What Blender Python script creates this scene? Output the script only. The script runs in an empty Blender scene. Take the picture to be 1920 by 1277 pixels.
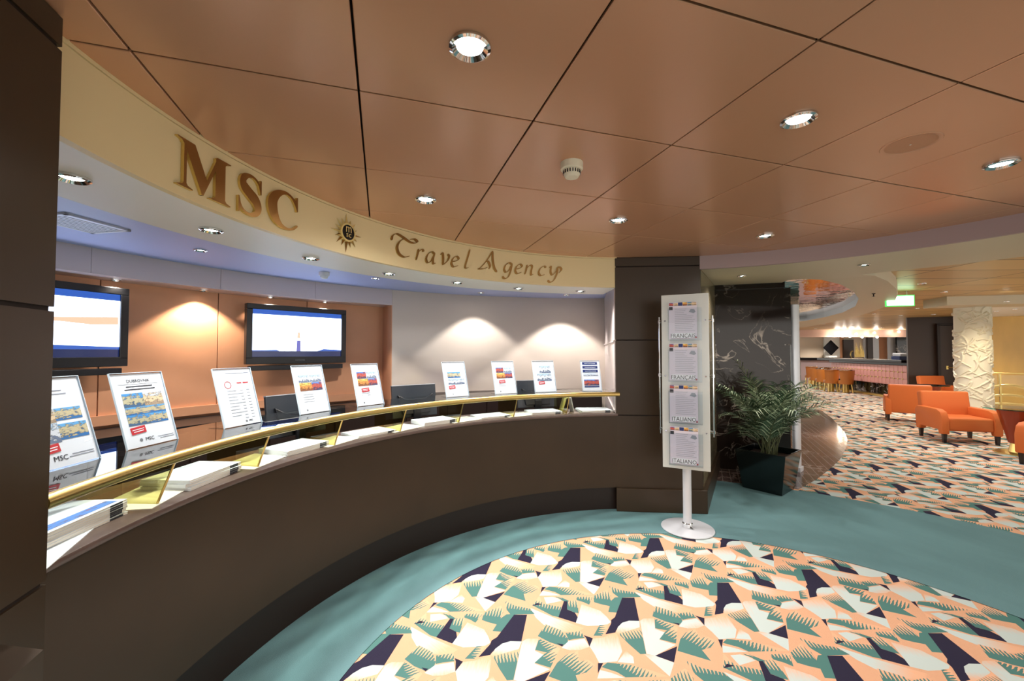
import bpy, bmesh, math, random
from math import sin, cos, pi, radians as R, atan2, hypot
from mathutils import Vector, Matrix
from mathutils.geometry import delaunay_2d_cdt

random.seed(7)
S = bpy.context.scene
COL = S.collection

# ------------------------------------------------------------------ camera
HC, FPX, YAW, PIT = 1.45, 784.7, .3020, .0275
cam = bpy.data.cameras.new('camera'); cam.sensor_width = 36; cam.lens = FPX / 1920 * 36
cam.clip_start = .02; cam.clip_end = 200
co = bpy.data.objects.new('camera', cam); COL.objects.link(co)
co.location = (0, 0, HC); co.rotation_euler = (pi / 2 + PIT, 0, -YAW)
S.camera = co

# ------------------------------------------------------------------ world, exposure
wd = bpy.data.worlds.new('world'); S.world = wd; wd.use_nodes = True
wb = wd.node_tree.nodes['Background']
wb.inputs[0].default_value = (1.0, .93, .85, 1); wb.inputs[1].default_value = 1.9
S.view_settings.view_transform = 'Standard'; S.view_settings.look = 'None'
S.view_settings.exposure = 0.5; S.view_settings.gamma = 1
S.view_settings.use_curve_mapping = False
S.cycles.use_denoising = True
S.cycles.max_bounces = 8; S.cycles.diffuse_bounces = 3; S.cycles.glossy_bounces = 4
S.cycles.transparent_max_bounces = 16; S.cycles.transmission_bounces = 6
S.cycles.sample_clamp_indirect = 4
S.cycles.caustics_reflective = False; S.cycles.caustics_refractive = False

# lamp powers (W)
P_GRID, P_SOFF, P_BACK, P_WALL, P_LINT, P_FAR = 11, 46, 50, 40, 34, 70

CX, CY, RR = 1.505, 1.085, 2.39          # centre and radius of the rotunda
ZC = 2.327                               # rotunda ceiling
SQ = math.sin(YAW), math.cos(YAW)

def at(x, y, z):
    """world XY of the point of the horizontal plane z seen at photo pixel x, y"""
    u = (x - 960) / FPX; v = -(y - 638.5) / FPX
    cp, sp = cos(PIT), sin(PIT)
    yf = cp - v * sp; dz = sp + v * cp
    cy, sy = cos(YAW), sin(YAW)
    X = u * cy + yf * sy; Y = -u * sy + yf * cy
    t = (z - HC) / dz
    return X * t, Y * t
def far(px, d):
    """world XY at viewing depth d in the direction of photo column px"""
    lat = (px - 960) / FPX * d
    return lat * cos(YAW) + d * sin(YAW), -lat * sin(YAW) + d * cos(YAW)
def yz(py, d):
    return HC + (660 - py) / FPX * d
def arc(th, r, z=None):
    p = (CX + r * cos(R(th)), CY + r * sin(R(th)))
    return p if z is None else (p[0], p[1], z)

# ------------------------------------------------------------------ materials
def lin(c):
    o = []
    for v in c[:3]:
        v /= 255
        o.append(v / 12.92 if v <= .04045 else ((v + .055) / 1.055) ** 2.4)
    return (*o, 1)
def mat(name, c, rough=.5, metal=0, spec=.5, emit=None, es=1, coat=0, noise=None, bump=None):
    m = bpy.data.materials.new(name); m.use_nodes = True
    nt = m.node_tree; b = nt.nodes['Principled BSDF']
    c = lin(c)
    b.inputs['Base Color'].default_value = c
    b.inputs['Roughness'].default_value = rough
    b.inputs['Metallic'].default_value = metal
    b.inputs['Specular IOR Level'].default_value = spec
    b.inputs['Coat Weight'].default_value = coat
    b.inputs['Coat Roughness'].default_value = .08
    if emit:
        b.inputs['Emission Color'].default_value = lin(emit)
        b.inputs['Emission Strength'].default_value = es
    if noise or bump:
        tc = nt.nodes.new('ShaderNodeTexCoord')
    if noise:                                    # (scale xyz, amount, detail)
        mp = nt.nodes.new('ShaderNodeMapping'); mp.inputs['Scale'].default_value = noise[0]
        n = nt.nodes.new('ShaderNodeTexNoise'); n.inputs['Scale'].default_value = 1; n.inputs['Detail'].default_value = noise[2]
        nt.links.new(tc.outputs['Object'], mp.inputs[0]); nt.links.new(mp.outputs[0], n.inputs['Vector'])
        r = nt.nodes.new('ShaderNodeValToRGB')
        a = noise[1]
        r.color_ramp.elements[0].position = .3; r.color_ramp.elements[1].position = .7
        r.color_ramp.elements[0].color = (c[0] * (1 - a), c[1] * (1 - a), c[2] * (1 - a), 1)
        r.color_ramp.elements[1].color = (min(1, c[0] * (1 + a)), min(1, c[1] * (1 + a)), min(1, c[2] * (1 + a)), 1)
        nt.links.new(n.outputs[0], r.inputs[0]); nt.links.new(r.outputs[0], b.inputs['Base Color'])
    if bump:                                     # (scale, strength)
        n = nt.nodes.new('ShaderNodeTexNoise'); n.inputs['Scale'].default_value = bump[0]; n.inputs['Detail'].default_value = 3
        nt.links.new(tc.outputs['Object'], n.inputs['Vector'])
        bp = nt.nodes.new('ShaderNodeBump'); bp.inputs['Strength'].default_value = bump[1]; bp.inputs['Distance'].default_value = .01
        nt.links.new(n.outputs[0], bp.inputs['Height']); nt.links.new(bp.outputs[0], b.inputs['Normal'])
    return m
def glass_mat(name, tint, refl=.5, rough=.0):
    """clear sheet: transparent with a fresnel reflection"""
    m = bpy.data.materials.new(name); m.use_nodes = True; nt = m.node_tree; nt.nodes.clear()
    o = nt.nodes.new('ShaderNodeOutputMaterial'); mx = nt.nodes.new('ShaderNodeMixShader')
    t = nt.nodes.new('ShaderNodeBsdfTransparent'); t.inputs[0].default_value = (*tint, 1)
    g = nt.nodes.new('ShaderNodeBsdfGlossy'); g.inputs['Roughness'].default_value = rough
    f = nt.nodes.new('ShaderNodeFresnel'); f.inputs[0].default_value = 1.5
    ma = nt.nodes.new('ShaderNodeMath'); ma.operation = 'MULTIPLY'; ma.inputs[1].default_value = refl
    ge = nt.nodes.new('ShaderNodeNewGeometry'); iv = nt.nodes.new('ShaderNodeMath'); iv.operation = 'SUBTRACT'; iv.inputs[0].default_value = 1; nt.links.new(ge.outputs['Backfacing'], iv.inputs[1])
    m2 = nt.nodes.new('ShaderNodeMath'); m2.operation = 'MULTIPLY'; nt.links.new(ma.outputs[0], m2.inputs[0]); nt.links.new(iv.outputs[0], m2.inputs[1])
    nt.links.new(f.outputs[0], ma.inputs[0]); nt.links.new(m2.outputs[0], mx.inputs[0])
    nt.links.new(t.outputs[0], mx.inputs[1]); nt.links.new(g.outputs[0], mx.inputs[2]); nt.links.new(mx.outputs[0], o.inputs[0])
    return m

M = {}
M['panel'] = mat('copper_panel', (210, 158, 124), .27, .2, .5, noise=((.9, .9, .9), .05, 2))
M['void'] = mat('dark_void', (26, 14, 8), .9)
M['brown'] = mat('brown_laminate', (56, 42, 28), .36, 0, .32, noise=((3, 3, 3), .1, 4))
M['brown2'] = mat('dark_brown_kick', (34, 20, 14), .4, 0, .4)
M['ledge'] = mat('ledge_stone', (96, 78, 72), .22, 0, .5, noise=((9, 9, 9), .12, 4))
M['cream'] = mat('cream_fascia', (236, 216, 168), .45)
M['white'] = mat('white_soffit', (248, 247, 244), .5)
M['back_ceiling'] = mat('back_ceiling_glow_tint', (190, 200, 244), .5)  # blue glow around the televisions put into the ceiling colour
M['bulk'] = mat('bulkhead_panel', (216, 202, 200), .18, 0, .5)
M['orange_wall'] = mat('tan_leather_panel', (218, 160, 122), .42, 0, .4, noise=((2.5, 2.5, 2.5), .06, 5))
M['beige'] = mat('beige_gloss_panel', (222, 208, 194), .12, 0, .5, coat=.3)
M['mauve'] = mat('mauve_fascia', (170, 148, 148), .45)
M['olive'] = mat('olive_panel', (128, 116, 92), .2, .2, .5)
M['lintel'] = mat('lintel_cream', (216, 204, 178), .5)
M['gold'] = mat('brushed_brass', (208, 180, 112), .28, 1)
M['goldmatte'] = mat('satin_gold_letter', (160, 122, 72), .3, .9)
M['goldedge'] = mat('bright_gold', (222, 190, 110), .25, .7)
M['goldpaint'] = mat('pale_gold', (240, 218, 150), .3, .35)
M['grille'] = mat('speaker_grille', (200, 146, 112), .6)
M['chrome'] = mat('chrome', (225, 225, 225), .07, 1)
M['steel'] = mat('silver_paint', (214, 216, 222), .4, .2)
M['lamp'] = mat('lamp_glow', (255, 255, 255), .5, emit=(255, 247, 232), es=30)
M['lampfar'] = mat('lamp_glow_far', (255, 255, 255), .5, emit=(255, 240, 215), es=12)
M['black'] = mat('black_plastic', (16, 17, 20), .3)
M['monitor'] = mat('monitor_shell', (34, 38, 44), .3)
M['grey'] = mat('grey_plastic', (128, 130, 134), .4)
M['paper'] = mat('white_paper', (240, 242, 245), .6)
M['paperlav'] = mat('lavender_paper', (222, 214, 226), .6)
M['paper2'] = mat('warm_paper', (236, 228, 214), .6)
M['ink'] = mat('dark_ink', (40, 42, 52), .6)
M['inkgrey'] = mat('grey_ink', (150, 155, 165), .6)
M['red'] = mat('red_sticker', (206, 44, 52), .5)
M['navyprint'] = mat('navy_print', (34, 52, 110), .5)
M['spine'] = mat('magazine_spine', (70, 74, 84), .4)
M['acrylic'] = glass_mat('clear_acrylic', (.93, .95, .97), .9)
M['shelf'] = glass_mat('shelf_glass', (.80, .86, .84), 1.3)
M['bracketglass'] = glass_mat('amber_glass', (.80, .76, .48), 1.2)
M['frost'] = mat('frosted_acrylic', (206, 210, 206), .25, 0, .5, coat=.5)
M['edge'] = mat('acrylic_edge', (190, 205, 215), .1, emit=(190, 205, 220), es=.15)
M['orange'] = mat('orange_upholstery', (208, 108, 52), .65, 0, .3, bump=(180, .15))
M['legdark'] = mat('dark_leg', (30, 14, 12), .3)
M['tealglass'] = glass_mat('teal_glass_top', (.45, .75, .72), 1.5)
M['redwood'] = mat('red_lacquer', (150, 52, 20), .25)
M['pot'] = mat('black_pot', (12, 20, 20), .12, 0, .6)
M['soil'] = mat('soil', (58, 38, 28), .9, noise=((40, 40, 40), .4, 3))
M['leaf'] = mat('palm_leaf', (62, 84, 60), .38, 0, .5, noise=((6, 6, 6), .45, 3))
M['leaf2'] = mat('palm_leaf_pale', (158, 172, 140), .4, 0, .5)
M['stem'] = mat('palm_stem', (84, 92, 58), .6)
M['relief'] = mat('white_plaster_relief', (232, 224, 202), .5)
M['yellowwood'] = mat('yellow_wood', (232, 186, 96), .3, noise=((1.5, 1.5, .5), .18, 5))
M['darkwall'] = mat('dark_brown_wall', (58, 42, 33), .4)
M['pink'] = mat('pink_leather', (208, 148, 140), .4)
M['stool'] = mat('tan_leather', (190, 116, 50), .35)
M['diamond'] = mat('matt_black', (12, 10, 12), .7, 0, .1)
M['blackstone'] = mat('black_stone', (16, 13, 14), .3, 0, .25)
M['creamwall'] = mat('cream_wall', (226, 204, 180), .4)
M['pinkwall'] = mat('pink_band', (206, 172, 160), .45)
M['mirror'] = mat('mirror_ceiling', (236, 214, 204), .02, 1, bump=(4, .3))
M['greenexit'] = mat('exit_glow', (230, 255, 235), .5, emit=(190, 255, 205), es=3.5)
M['greenframe'] = mat('exit_frame', (60, 150, 70), .4, emit=(60, 200, 80), es=1.2)
M['tvwhite'] = mat('screen_picture', (0, 0, 0), .15, emit=(206, 222, 255), es=3.6)
M['tvblue'] = mat('screen_blue', (0, 0, 0), .15, emit=(44, 84, 168), es=1.0)
M['tvnavy'] = mat('screen_navy', (0, 0, 0), .15, emit=(20, 32, 74), es=1.0)
M['tvtan'] = mat('screen_tan', (0, 0, 0), .15, emit=(226, 178, 150), es=1.1)
M['tvpurple'] = mat('screen_purple', (0, 0, 0), .15, emit=(92, 92, 168), es=1.0)
M['detector'] = mat('detector_plastic', (232, 224, 200), .4)
M['carpet_peach'] = mat('carpet_peach', (236, 180, 144), .95, 0, .1, bump=(420, .5))
M['carpet_navy'] = mat('carpet_navy', (50, 46, 66), .95, 0, .1, bump=(420, .5))
M['carpet_teal'] = mat('carpet_teal_border', (110, 146, 150), .95, 0, .1, noise=((3.5, 1.2, 3), .10, 6), bump=(420, .5))

def carpet_fade(name, ca, cb, stripe):
    """carpet colour ca that breaks up into cb along V; stripe: tufted hatch lines"""
    m = bpy.data.materials.new(name); m.use_nodes = True; nt = m.node_tree; L = nt.links
    b = nt.nodes['Principled BSDF']; b.inputs['Roughness'].default_value = .95; b.inputs['Specular IOR Level'].default_value = .1
    uv = nt.nodes.new('ShaderNodeUVMap'); sp = nt.nodes.new('ShaderNodeSeparateXYZ'); L.new(uv.outputs[0], sp.inputs[0])
    def mth(op, a, bb=None, cl=False):
        n = nt.nodes.new('ShaderNodeMath'); n.operation = op; n.use_clamp = cl
        for i, v in enumerate((a, bb)):
            if v is None: continue
            if isinstance(v, (int, float)): n.inputs[i].default_value = v
            else: L.new(v, n.inputs[i])
        return n.outputs[0]
    ns = nt.nodes.new('ShaderNodeTexNoise'); ns.inputs['Scale'].default_value = 3; L.new(uv.outputs[0], ns.inputs['Vector'])
    if stripe:
        ph = mth('ADD', mth('MULTIPLY', sp.outputs[0], 2 * pi / .016), mth('MULTIPLY', ns.outputs[0], 5))
        s = mth('SINE', ph)
        x = mth('ADD', mth('MULTIPLY', sp.outputs[1], 1.0), mth('MULTIPLY', s, .30))
        fac = mth('GREATER_THAN', x, .72)
        pos = mth('GREATER_THAN', sp.outputs[1], .02)
        fac = mth('MULTIPLY', fac, pos)
    else:
        n2 = nt.nodes.new('ShaderNodeTexNoise'); n2.inputs['Scale'].default_value = 1
        mp = nt.nodes.new('ShaderNodeMapping'); mp.inputs['Scale'].default_value = (120, 2.0, 1)
        L.new(uv.outputs[0], mp.inputs[0]); L.new(mp.outputs[0], n2.inputs['Vector'])
        x = mth('ADD', mth('SUBTRACT', mth('MULTIPLY', sp.outputs[1], 1.35), .5), mth('MULTIPLY', mth('SUBTRACT', n2.outputs[0], .5), .8), True)
        fac = mth('MULTIPLY', x, mth('GREATER_THAN', sp.outputs[1], .02), True)
    mx = nt.nodes.new('ShaderNodeMix'); mx.data_type = 'RGBA'
    mx.inputs[6].default_value = lin(ca); mx.inputs[7].default_value = lin(cb)
    L.new(fac, mx.inputs[0]); L.new(mx.outputs[2], b.inputs['Base Color'])
    return m
M['c_teal'] = carpet_fade('carpet_teal_hatched', (84, 126, 120), (236, 180, 144), True)
M['c_white'] = carpet_fade('carpet_white_faded', (200, 211, 207), (236, 180, 144), False)

def marble_mat(name, base, vein, scale, w=.035, rough=.06, tiles=None):
    m = bpy.data.materials.new(name); m.use_nodes = True; nt = m.node_tree; L = nt.links
    b = nt.nodes['Principled BSDF']; b.inputs['Roughness'].default_value = rough; b.inputs['Specular IOR Level'].default_value = .3
    tc = nt.nodes.new('ShaderNodeTexCoord')
    n = nt.nodes.new('ShaderNodeTexNoise'); n.inputs['Scale'].default_value = scale; n.inputs['Detail'].default_value = 6; n.inputs['Distortion'].default_value = 1.2
    L.new(tc.outputs['Object'], n.inputs['Vector'])
    s = nt.nodes.new('ShaderNodeMath'); s.operation = 'SUBTRACT'; s.inputs[1].default_value = .5; L.new(n.outputs[0], s.inputs[0])
    a = nt.nodes.new('ShaderNodeMath'); a.operation = 'ABSOLUTE'; L.new(s.outputs[0], a.inputs[0])
    r = nt.nodes.new('ShaderNodeValToRGB'); L.new(a.outputs[0], r.inputs[0])
    r.color_ramp.elements[0].position = .0; r.color_ramp.elements[0].color = lin(vein)
    r.color_ramp.elements[1].position = w; r.color_ramp.elements[1].color = lin(base)
    n2 = nt.nodes.new('ShaderNodeTexNoise'); n2.inputs['Scale'].default_value = scale * .6; L.new(tc.outputs['Object'], n2.inputs['Vector'])
    r2 = nt.nodes.new('ShaderNodeValToRGB'); r2.color_ramp.elements[0].position = .45; r2.color_ramp.elements[1].position = .62
    L.new(n2.outputs[0], r2.inputs[0])
    mx = nt.nodes.new('ShaderNodeMix'); mx.data_type = 'RGBA'; L.new(r2.outputs[0], mx.inputs[0])
    mx.inputs[6].default_value = lin(base); L.new(r.outputs[0], mx.inputs[7]); out = mx.outputs[2]
    if tiles:
        br = nt.nodes.new('ShaderNodeTexBrick'); br.inputs['Scale'].default_value = 1; br.offset = .5
        br.inputs['Brick Width'].default_value = tiles[0]; br.inputs['Row Height'].default_value = tiles[1]; br.inputs['Mortar Size'].default_value = .004
        mp = nt.nodes.new('ShaderNodeMapping'); mp.inputs['Rotation'].default_value = (0, 0, R(-48))
        L.new(tc.outputs['Object'], mp.inputs[0]); L.new(mp.outputs[0], br.inputs['Vector'])
        m3 = nt.nodes.new('ShaderNodeMix'); m3.data_type = 'RGBA'; L.new(br.outputs['Fac'], m3.inputs[0]); L.new(out, m3.inputs[6]); m3.inputs[7].default_value = lin((150, 136, 128)); out = m3.outputs[2]
    L.new(out, b.inputs['Base Color']); return m
M['marble'] = marble_mat('dark_marble', (32, 25, 21), (150, 138, 126), 2.6, w=.012)
M['marblefloor'] = marble_mat('brown_marble_floor', (96, 76, 70), (170, 152, 144), 2.2, rough=.09, tiles=(1.2, .085))
M['blackmarble'] = marble_mat('black_marble', (22, 18, 18), (200, 190, 185), 2.5)

def wood_planks(name, c1, c2, ang, w):
    m = bpy.data.materials.new(name); m.use_nodes = True; nt = m.node_tree; L = nt.links
    b = nt.nodes['Principled BSDF']; b.inputs['Roughness'].default_value = .4
    tc = nt.nodes.new('ShaderNodeTexCoord'); mp = nt.nodes.new('ShaderNodeMapping'); mp.inputs['Rotation'].default_value = (0, 0, ang)
    L.new(tc.outputs['Object'], mp.inputs[0])
    br = nt.nodes.new('ShaderNodeTexBrick'); br.inputs['Scale'].default_value = 1; br.offset = 0
    br.inputs['Brick Width'].default_value = 1.25; br.inputs['Row Height'].default_value = w; br.inputs['Mortar Size'].default_value = .012
    br.inputs['Color1'].default_value = lin(c1); br.inputs['Color2'].default_value = lin(c2); br.inputs['Mortar'].default_value = lin((96, 62, 34))
    L.new(mp.outputs[0], br.inputs['Vector']); L.new(br.outputs[0], b.inputs['Base Color']); return m
M['planks'] = wood_planks('wood_plank_ceiling', (216, 184, 128), (200, 168, 116), R(20), .6)

# ------------------------------------------------------------------ mesh helpers
class MB:
    def __init__(s): s.v = []; s.f = []; s.mi = []; s.uv = []
    def add(s, vs, fs, mi=0):
        n = len(s.v); s.v += [tuple(v) for v in vs]
        for f in fs: s.f.append([n + i for i in f]); s.mi.append(mi)
        return s
    def box(s, x0, x1, y0, y1, z0, z1, mi=0, mx=None):
        vs = [Vector((x, y, z)) for z in (z0, z1) for x, y in ((x0, y0), (x1, y0), (x1, y1), (x0, y1))]
        if mx is not None: vs = [mx @ v for v in vs]
        return s.add(vs, [(3, 2, 1, 0), (4, 5, 6, 7), (0, 1, 5, 4), (1, 2, 6, 5), (2, 3, 7, 6), (3, 0, 4, 7)], mi)
    def prism(s, pts, z0, z1, mi=0, mx=None):
        """polygon in XY pulled from z0 to z1"""
        n = len(pts); vs = [Vector((x, y, z0)) for x, y in pts] + [Vector((x, y, z1)) for x, y in pts]
        if mx is not None: vs = [mx @ v for v in vs]
        return s.add(vs, [list(range(n - 1, -1, -1)), list(range(n, 2 * n))] + [(i, (i + 1) % n, n + (i + 1) % n, n + i) for i in range(n)], mi)
    def lathe(s, prof, n=32, c=(0, 0, 0), mi=0, mx=None, a0=0, a1=2 * pi):
        full = abs(a1 - a0 - 2 * pi) < 1e-6; k = n if full else n + 1
        vs = []
        for r, z in prof:
            for i in range(k):
                a = a0 + (a1 - a0) * i / n; vs.append(Vector((c[0] + r * cos(a), c[1] + r * sin(a), c[2] + z)))
        if mx is not None: vs = [mx @ v for v in vs]
        fs = []
        for j in range(len(prof) - 1):
            for i in range(n if full else n):
                i2 = (i + 1) % k; fs.append((j * k + i, j * k + i2, (j + 1) * k + i2, (j + 1) * k + i))
        return s.add(vs, fs, mi)
    def cyl(s, c, r, z0, z1, n=24, mi=0, r1=None, mx=None):
        r1 = r if r1 is None else r1
        return s.lathe([(0, z0), (r, z0), (r1, z1), (0, z1)], n, (c[0], c[1], 0), mi, mx)
    def arcslab(s, r0, r1, z0, z1, t0, t1, n=96, mi=0):
        """ring sector round the rotunda's centre"""
        a0, a1 = R(t0), R(t1); vs = []
        for i in range(n + 1):
            a = a0 + (a1 - a0) * i / n; c_, s_ = cos(a), sin(a)
            for r, z in ((r0, z0), (r1, z0), (r1, z1), (r0, z1)): vs.append((CX + r * c_, CY + r * s_, z))
        fs = [(3, 2, 1, 0), (4 * n, 4 * n + 1, 4 * n + 2, 4 * n + 3)]
        for i in range(n):
            for k in range(4):
                fs.append((4 * i + k, 4 * i + (k + 1) % 4, 4 * i + 4 + (k + 1) % 4, 4 * i + 4 + k))
        return s.add(vs, fs, mi)
    def tube(s, path, r, n=10, mi=0, closed=False, cap=True):
        path = [Vector(p) for p in path]; m = len(path); rs = r if isinstance(r, (list, tuple)) else [r] * m
        base = len(s.v); up0 = None
        for i, p in enumerate(path):
            d = (path[(i + 1) % m] - path[i - 1]) if closed else (path[min(i + 1, m - 1)] - path[max(i - 1, 0)])
            d.normalize()
            if up0 is None: up0 = Vector((0, 0, 1)) if abs(d.z) < .9 else Vector((1, 0, 0))
            x = d.cross(up0).normalized(); y = x.cross(d).normalized(); up0 = y
            for k in range(n):
                a = 2 * pi * k / n; s.v.append(tuple(p + (x * cos(a) + y * sin(a)) * rs[i]))
        for i in range(m if closed else m - 1):
            j = (i + 1) % m
            for k in range(n):
                k2 = (k + 1) % n; s.f.append([base + i * n + k, base + i * n + k2, base + j * n + k2, base + j * n + k]); s.mi.append(mi)
        if cap and not closed:
            s.f.append([base + k for k in range(n - 1, -1, -1)]); s.mi.append(mi)
            s.f.append([base + (m - 1) * n + k for k in range(n)]); s.mi.append(mi)
        return s
    def build(s, name, mats, parent=None, smooth=False, bevel=0, seg=2):
        me = bpy.data.meshes.new(name); me.from_pydata(s.v, [], s.f)
        if not isinstance(mats, (list, tuple)): mats = [mats]
        for m in mats: me.materials.append(M[m] if isinstance(m, str) else m)
        me.polygons.foreach_set('material_index', s.mi)
        bm = bmesh.new(); bm.from_mesh(me); bmesh.ops.recalc_face_normals(bm, faces=bm.faces)
        if bevel: bmesh.ops.bevel(bm, geom=[e for e in bm.edges if len(e.link_faces) == 2 and e.calc_face_angle() > .5], offset=bevel, segments=seg, affect='EDGES', profile=.5)
        bm.to_mesh(me); bm.free()
        if smooth:
            me.polygons.foreach_set('use_smooth', [True] * len(me.polygons)); me.set_sharp_from_angle(angle=R(40))
        o = bpy.data.objects.new(name, me); COL.objects.link(o)
        if parent: o.parent = parent
        return o
def empty(name, label, cat, loc=(0, 0, 0), rz=0, group=None):
    o = bpy.data.objects.new(name, None); COL.objects.link(o); o.empty_display_size = .05
    o.location = loc if len(loc) == 3 else (*loc, 0); o.rotation_euler = (0, 0, rz); o['label'] = label; o['category'] = cat
    if group: o['group'] = group
    return o
def tag(o, label, cat, group=None, kind=None):
    o['label'] = label; o['category'] = cat
    if group: o['group'] = group
    if kind: o['kind'] = kind
    return o
def struct(o, label=None):
    o['kind'] = 'structure'
    if label: o['label'] = label
    return o
def dup(root, loc=None, rz=None, label=None, group=None):
    r = root.copy(); COL.objects.link(r)
    if loc is not None: r.location = loc
    if rz is not None: r.rotation_euler = (0, 0, rz)
    if label: r['label'] = label
    if group: r['group'] = group
    for ch in list(root.children):
        c = ch.copy(); COL.objects.link(c); c.parent = r
        for g in list(ch.children):
            d = g.copy(); COL.objects.link(d); d.parent = c
    return r
def face_right(th):
    """rotation that turns local +X to 'right' along the arc, local +Y outward"""
    return R(th) - pi / 2
def text_mesh(name, body, size, mname, parent, mx, depth=.0004, align='CENTER', sx=1.0):
    cu = bpy.data.curves.new(name, 'FONT'); cu.body = body; cu.size = size; cu.align_x = align; cu.extrude = depth; cu.resolution_u = 2
    tmp = bpy.data.objects.new('tmp', cu); COL.objects.link(tmp)
    dg = bpy.context.evaluated_depsgraph_get(); me = bpy.data.meshes.new_from_object(tmp.evaluated_get(dg))
    bpy.data.objects.remove(tmp); bpy.data.curves.remove(cu)
    me.name = name; me.transform(Matrix.Scale(sx, 4, (1, 0, 0))); me.transform(mx); me.materials.clear(); me.materials.append(M[mname])
    o = bpy.data.objects.new(name, me); COL.objects.link(o)
    if parent: o.parent = parent
    return o

# ================================================================== FLOOR
f = MB(); f.box(-6, 34, -8, 32, -.2, 0); struct(f.build('floor', 'carpet_teal'), 'floor slab')

# --- patterned carpet: one motif traced on a square lattice, cut into triangles once, then repeated
SA = 440 / 1920
def fa(x, y):
    p = at(1060 + x * SA, 1000 + y * SA, 0); return p
A1 = fa(605, 720); LA = (.657, -.037); LB = (-.018, .667)
det = LA[0] * LB[1] - LA[1] * LB[0]
def tolat(p):
    dx, dy = p[0] - A1[0], p[1] - A1[1]
    return ((dx * LB[1] - dy * LB[0]) / det, (LA[0] * dy - LA[1] * dx) / det)
# (kind, polygon, fade start, fade end)  kinds: 1 navy, 2 teal, 3 white
SH = [
 (3, [(610,720),(640,700),(725,700),(735,785),(815,815),(770,875),(905,915),(735,1005),(665,990)], (650,800), (640,690)),
 (1, [(735,1005),(915,928),(890,1060)], None, None),
 (3, [(640,990),(735,1005),(890,1062),(855,1175),(740,1075)], (760,1060), (660,985)),
 (3, [(1140,700),(1220,690),(1295,655),(1330,690),(1400,790),(1390,860),(1260,872),(1200,810),(1138,755)], (1280,830), (1200,690)),
 (3, [(1425,785),(1500,830),(1525,875),(1395,865)], (1470,850), (1420,800)),
 (1, [(1250,872),(1290,872),(1280,945)], None, None),
 (2, [(1288,900),(1320,868),(1500,885),(1700,930),(1830,966),(1500,972),(1420,935)], (1500,950), (1520,878)),
 (3, [(1285,920),(1380,940),(1495,975),(1290,980)], (1380,960), (1380,915)),
 (2, [(600,395),(650,450),(805,475),(815,548),(760,537),(575,462)], (700,500), (690,440)),
 (3, [(640,405),(720,400),(790,430),(680,452)], (700,430), (790,400)),
 (1, [(575,466),(605,445),(650,455)], None, None),
 (3, [(570,482),(760,545),(1040,625),(1000,655),(850,648),(720,600),(640,550)], (640,530), (900,640)),
 (2, [(820,430),(905,425),(955,520),(925,515),(850,490)], (920,510), (880,425)),
 (2, [(690,398),(760,400),(850,432),(820,440),(760,415)], (830,440), (700,398)),
 (1, [(805,432),(832,432),(855,492),(925,515),(960,548),(962,587),(812,548)], None, None),
 (3, [(950,455),(1110,500),(1180,545),(1228,582),(1200,605),(1060,610),(962,588),(958,520)], (1060,570), (1040,465)),
 (2, [(885,402),(1012,395),(1010,458),(960,440),(900,425)], (960,440), (950,395)),
 (2, [(1015,395),(1100,350),(1150,390),(1180,470),(1100,455),(1040,440)], (1110,460), (1060,360)),
 (2, [(1100,318),(1200,350),(1320,368),(1385,402),(1220,408),(1160,375)], (1250,410), (1200,325)),
 (2, [(1165,430),(1185,405),(1250,400),(1250,515),(1178,510)], None, None),
 (1, [(465,530),(565,530),(605,720),(520,720),(450,750),(415,800),(410,815),(328,830),(375,740),(375,712),(405,690)], None, None),
 (3, [(412,815),(430,770),(465,735),(520,718),(606,720),(608,770),(560,800),(440,830)], (500,745), (520,815)),
 (2, [(435,825),(520,800),(615,770),(640,880),(662,990),(615,993),(520,910)], (590,920), (520,800)),
 (2, [(735,597),(870,640),(950,700),(960,725),(930,755),(820,725),(712,682)], (820,710), (830,615)),
 (2, [(915,660),(1025,645),(1075,695),(1000,703),(960,712)], (1010,705), (1000,645)),
 (1, [(1058,675),(1138,697),(1138,757),(1085,695)], None, None),
 (3, [(930,765),(960,718),(1075,700),(1138,757),(1080,780),(1000,782)], (1010,735), (1060,785)),
 (1, [(880,733),(932,740),(930,757)], None, None),
 (2, [(730,700),(830,735),(920,770),(840,800),(735,780)], (760,780), (860,735)),
 (2, [(825,798),(920,768),(905,905),(770,870)], (790,870), (900,800)),
 (2, [(1062,785),(985,815),(940,870),(917,965),(1192,1048),(1118,958),(1190,938),(1235,888),(1170,850),(1100,860)], (980,950), (1100,830)),
 (2, [(1150,605),(1212,598),(1202,680),(1135,680)], (1140,640), (1215,640)),
]
shapes = []
for k, pl, g0, g1 in SH:
    pw = [fa(*p) for p in pl]; pu = [tolat(p) for p in pw]
    if g0:
        a_, b_ = fa(*g0), fa(*g1); dx, dy = b_[0] - a_[0], b_[1] - a_[1]; L2 = dx * dx + dy * dy; ln = math.sqrt(L2)
        g = (a_, (dx / L2, dy / L2), (-dy / ln, dx / ln))
    else: g = None
    shapes.append((k, pu, g))
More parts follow.
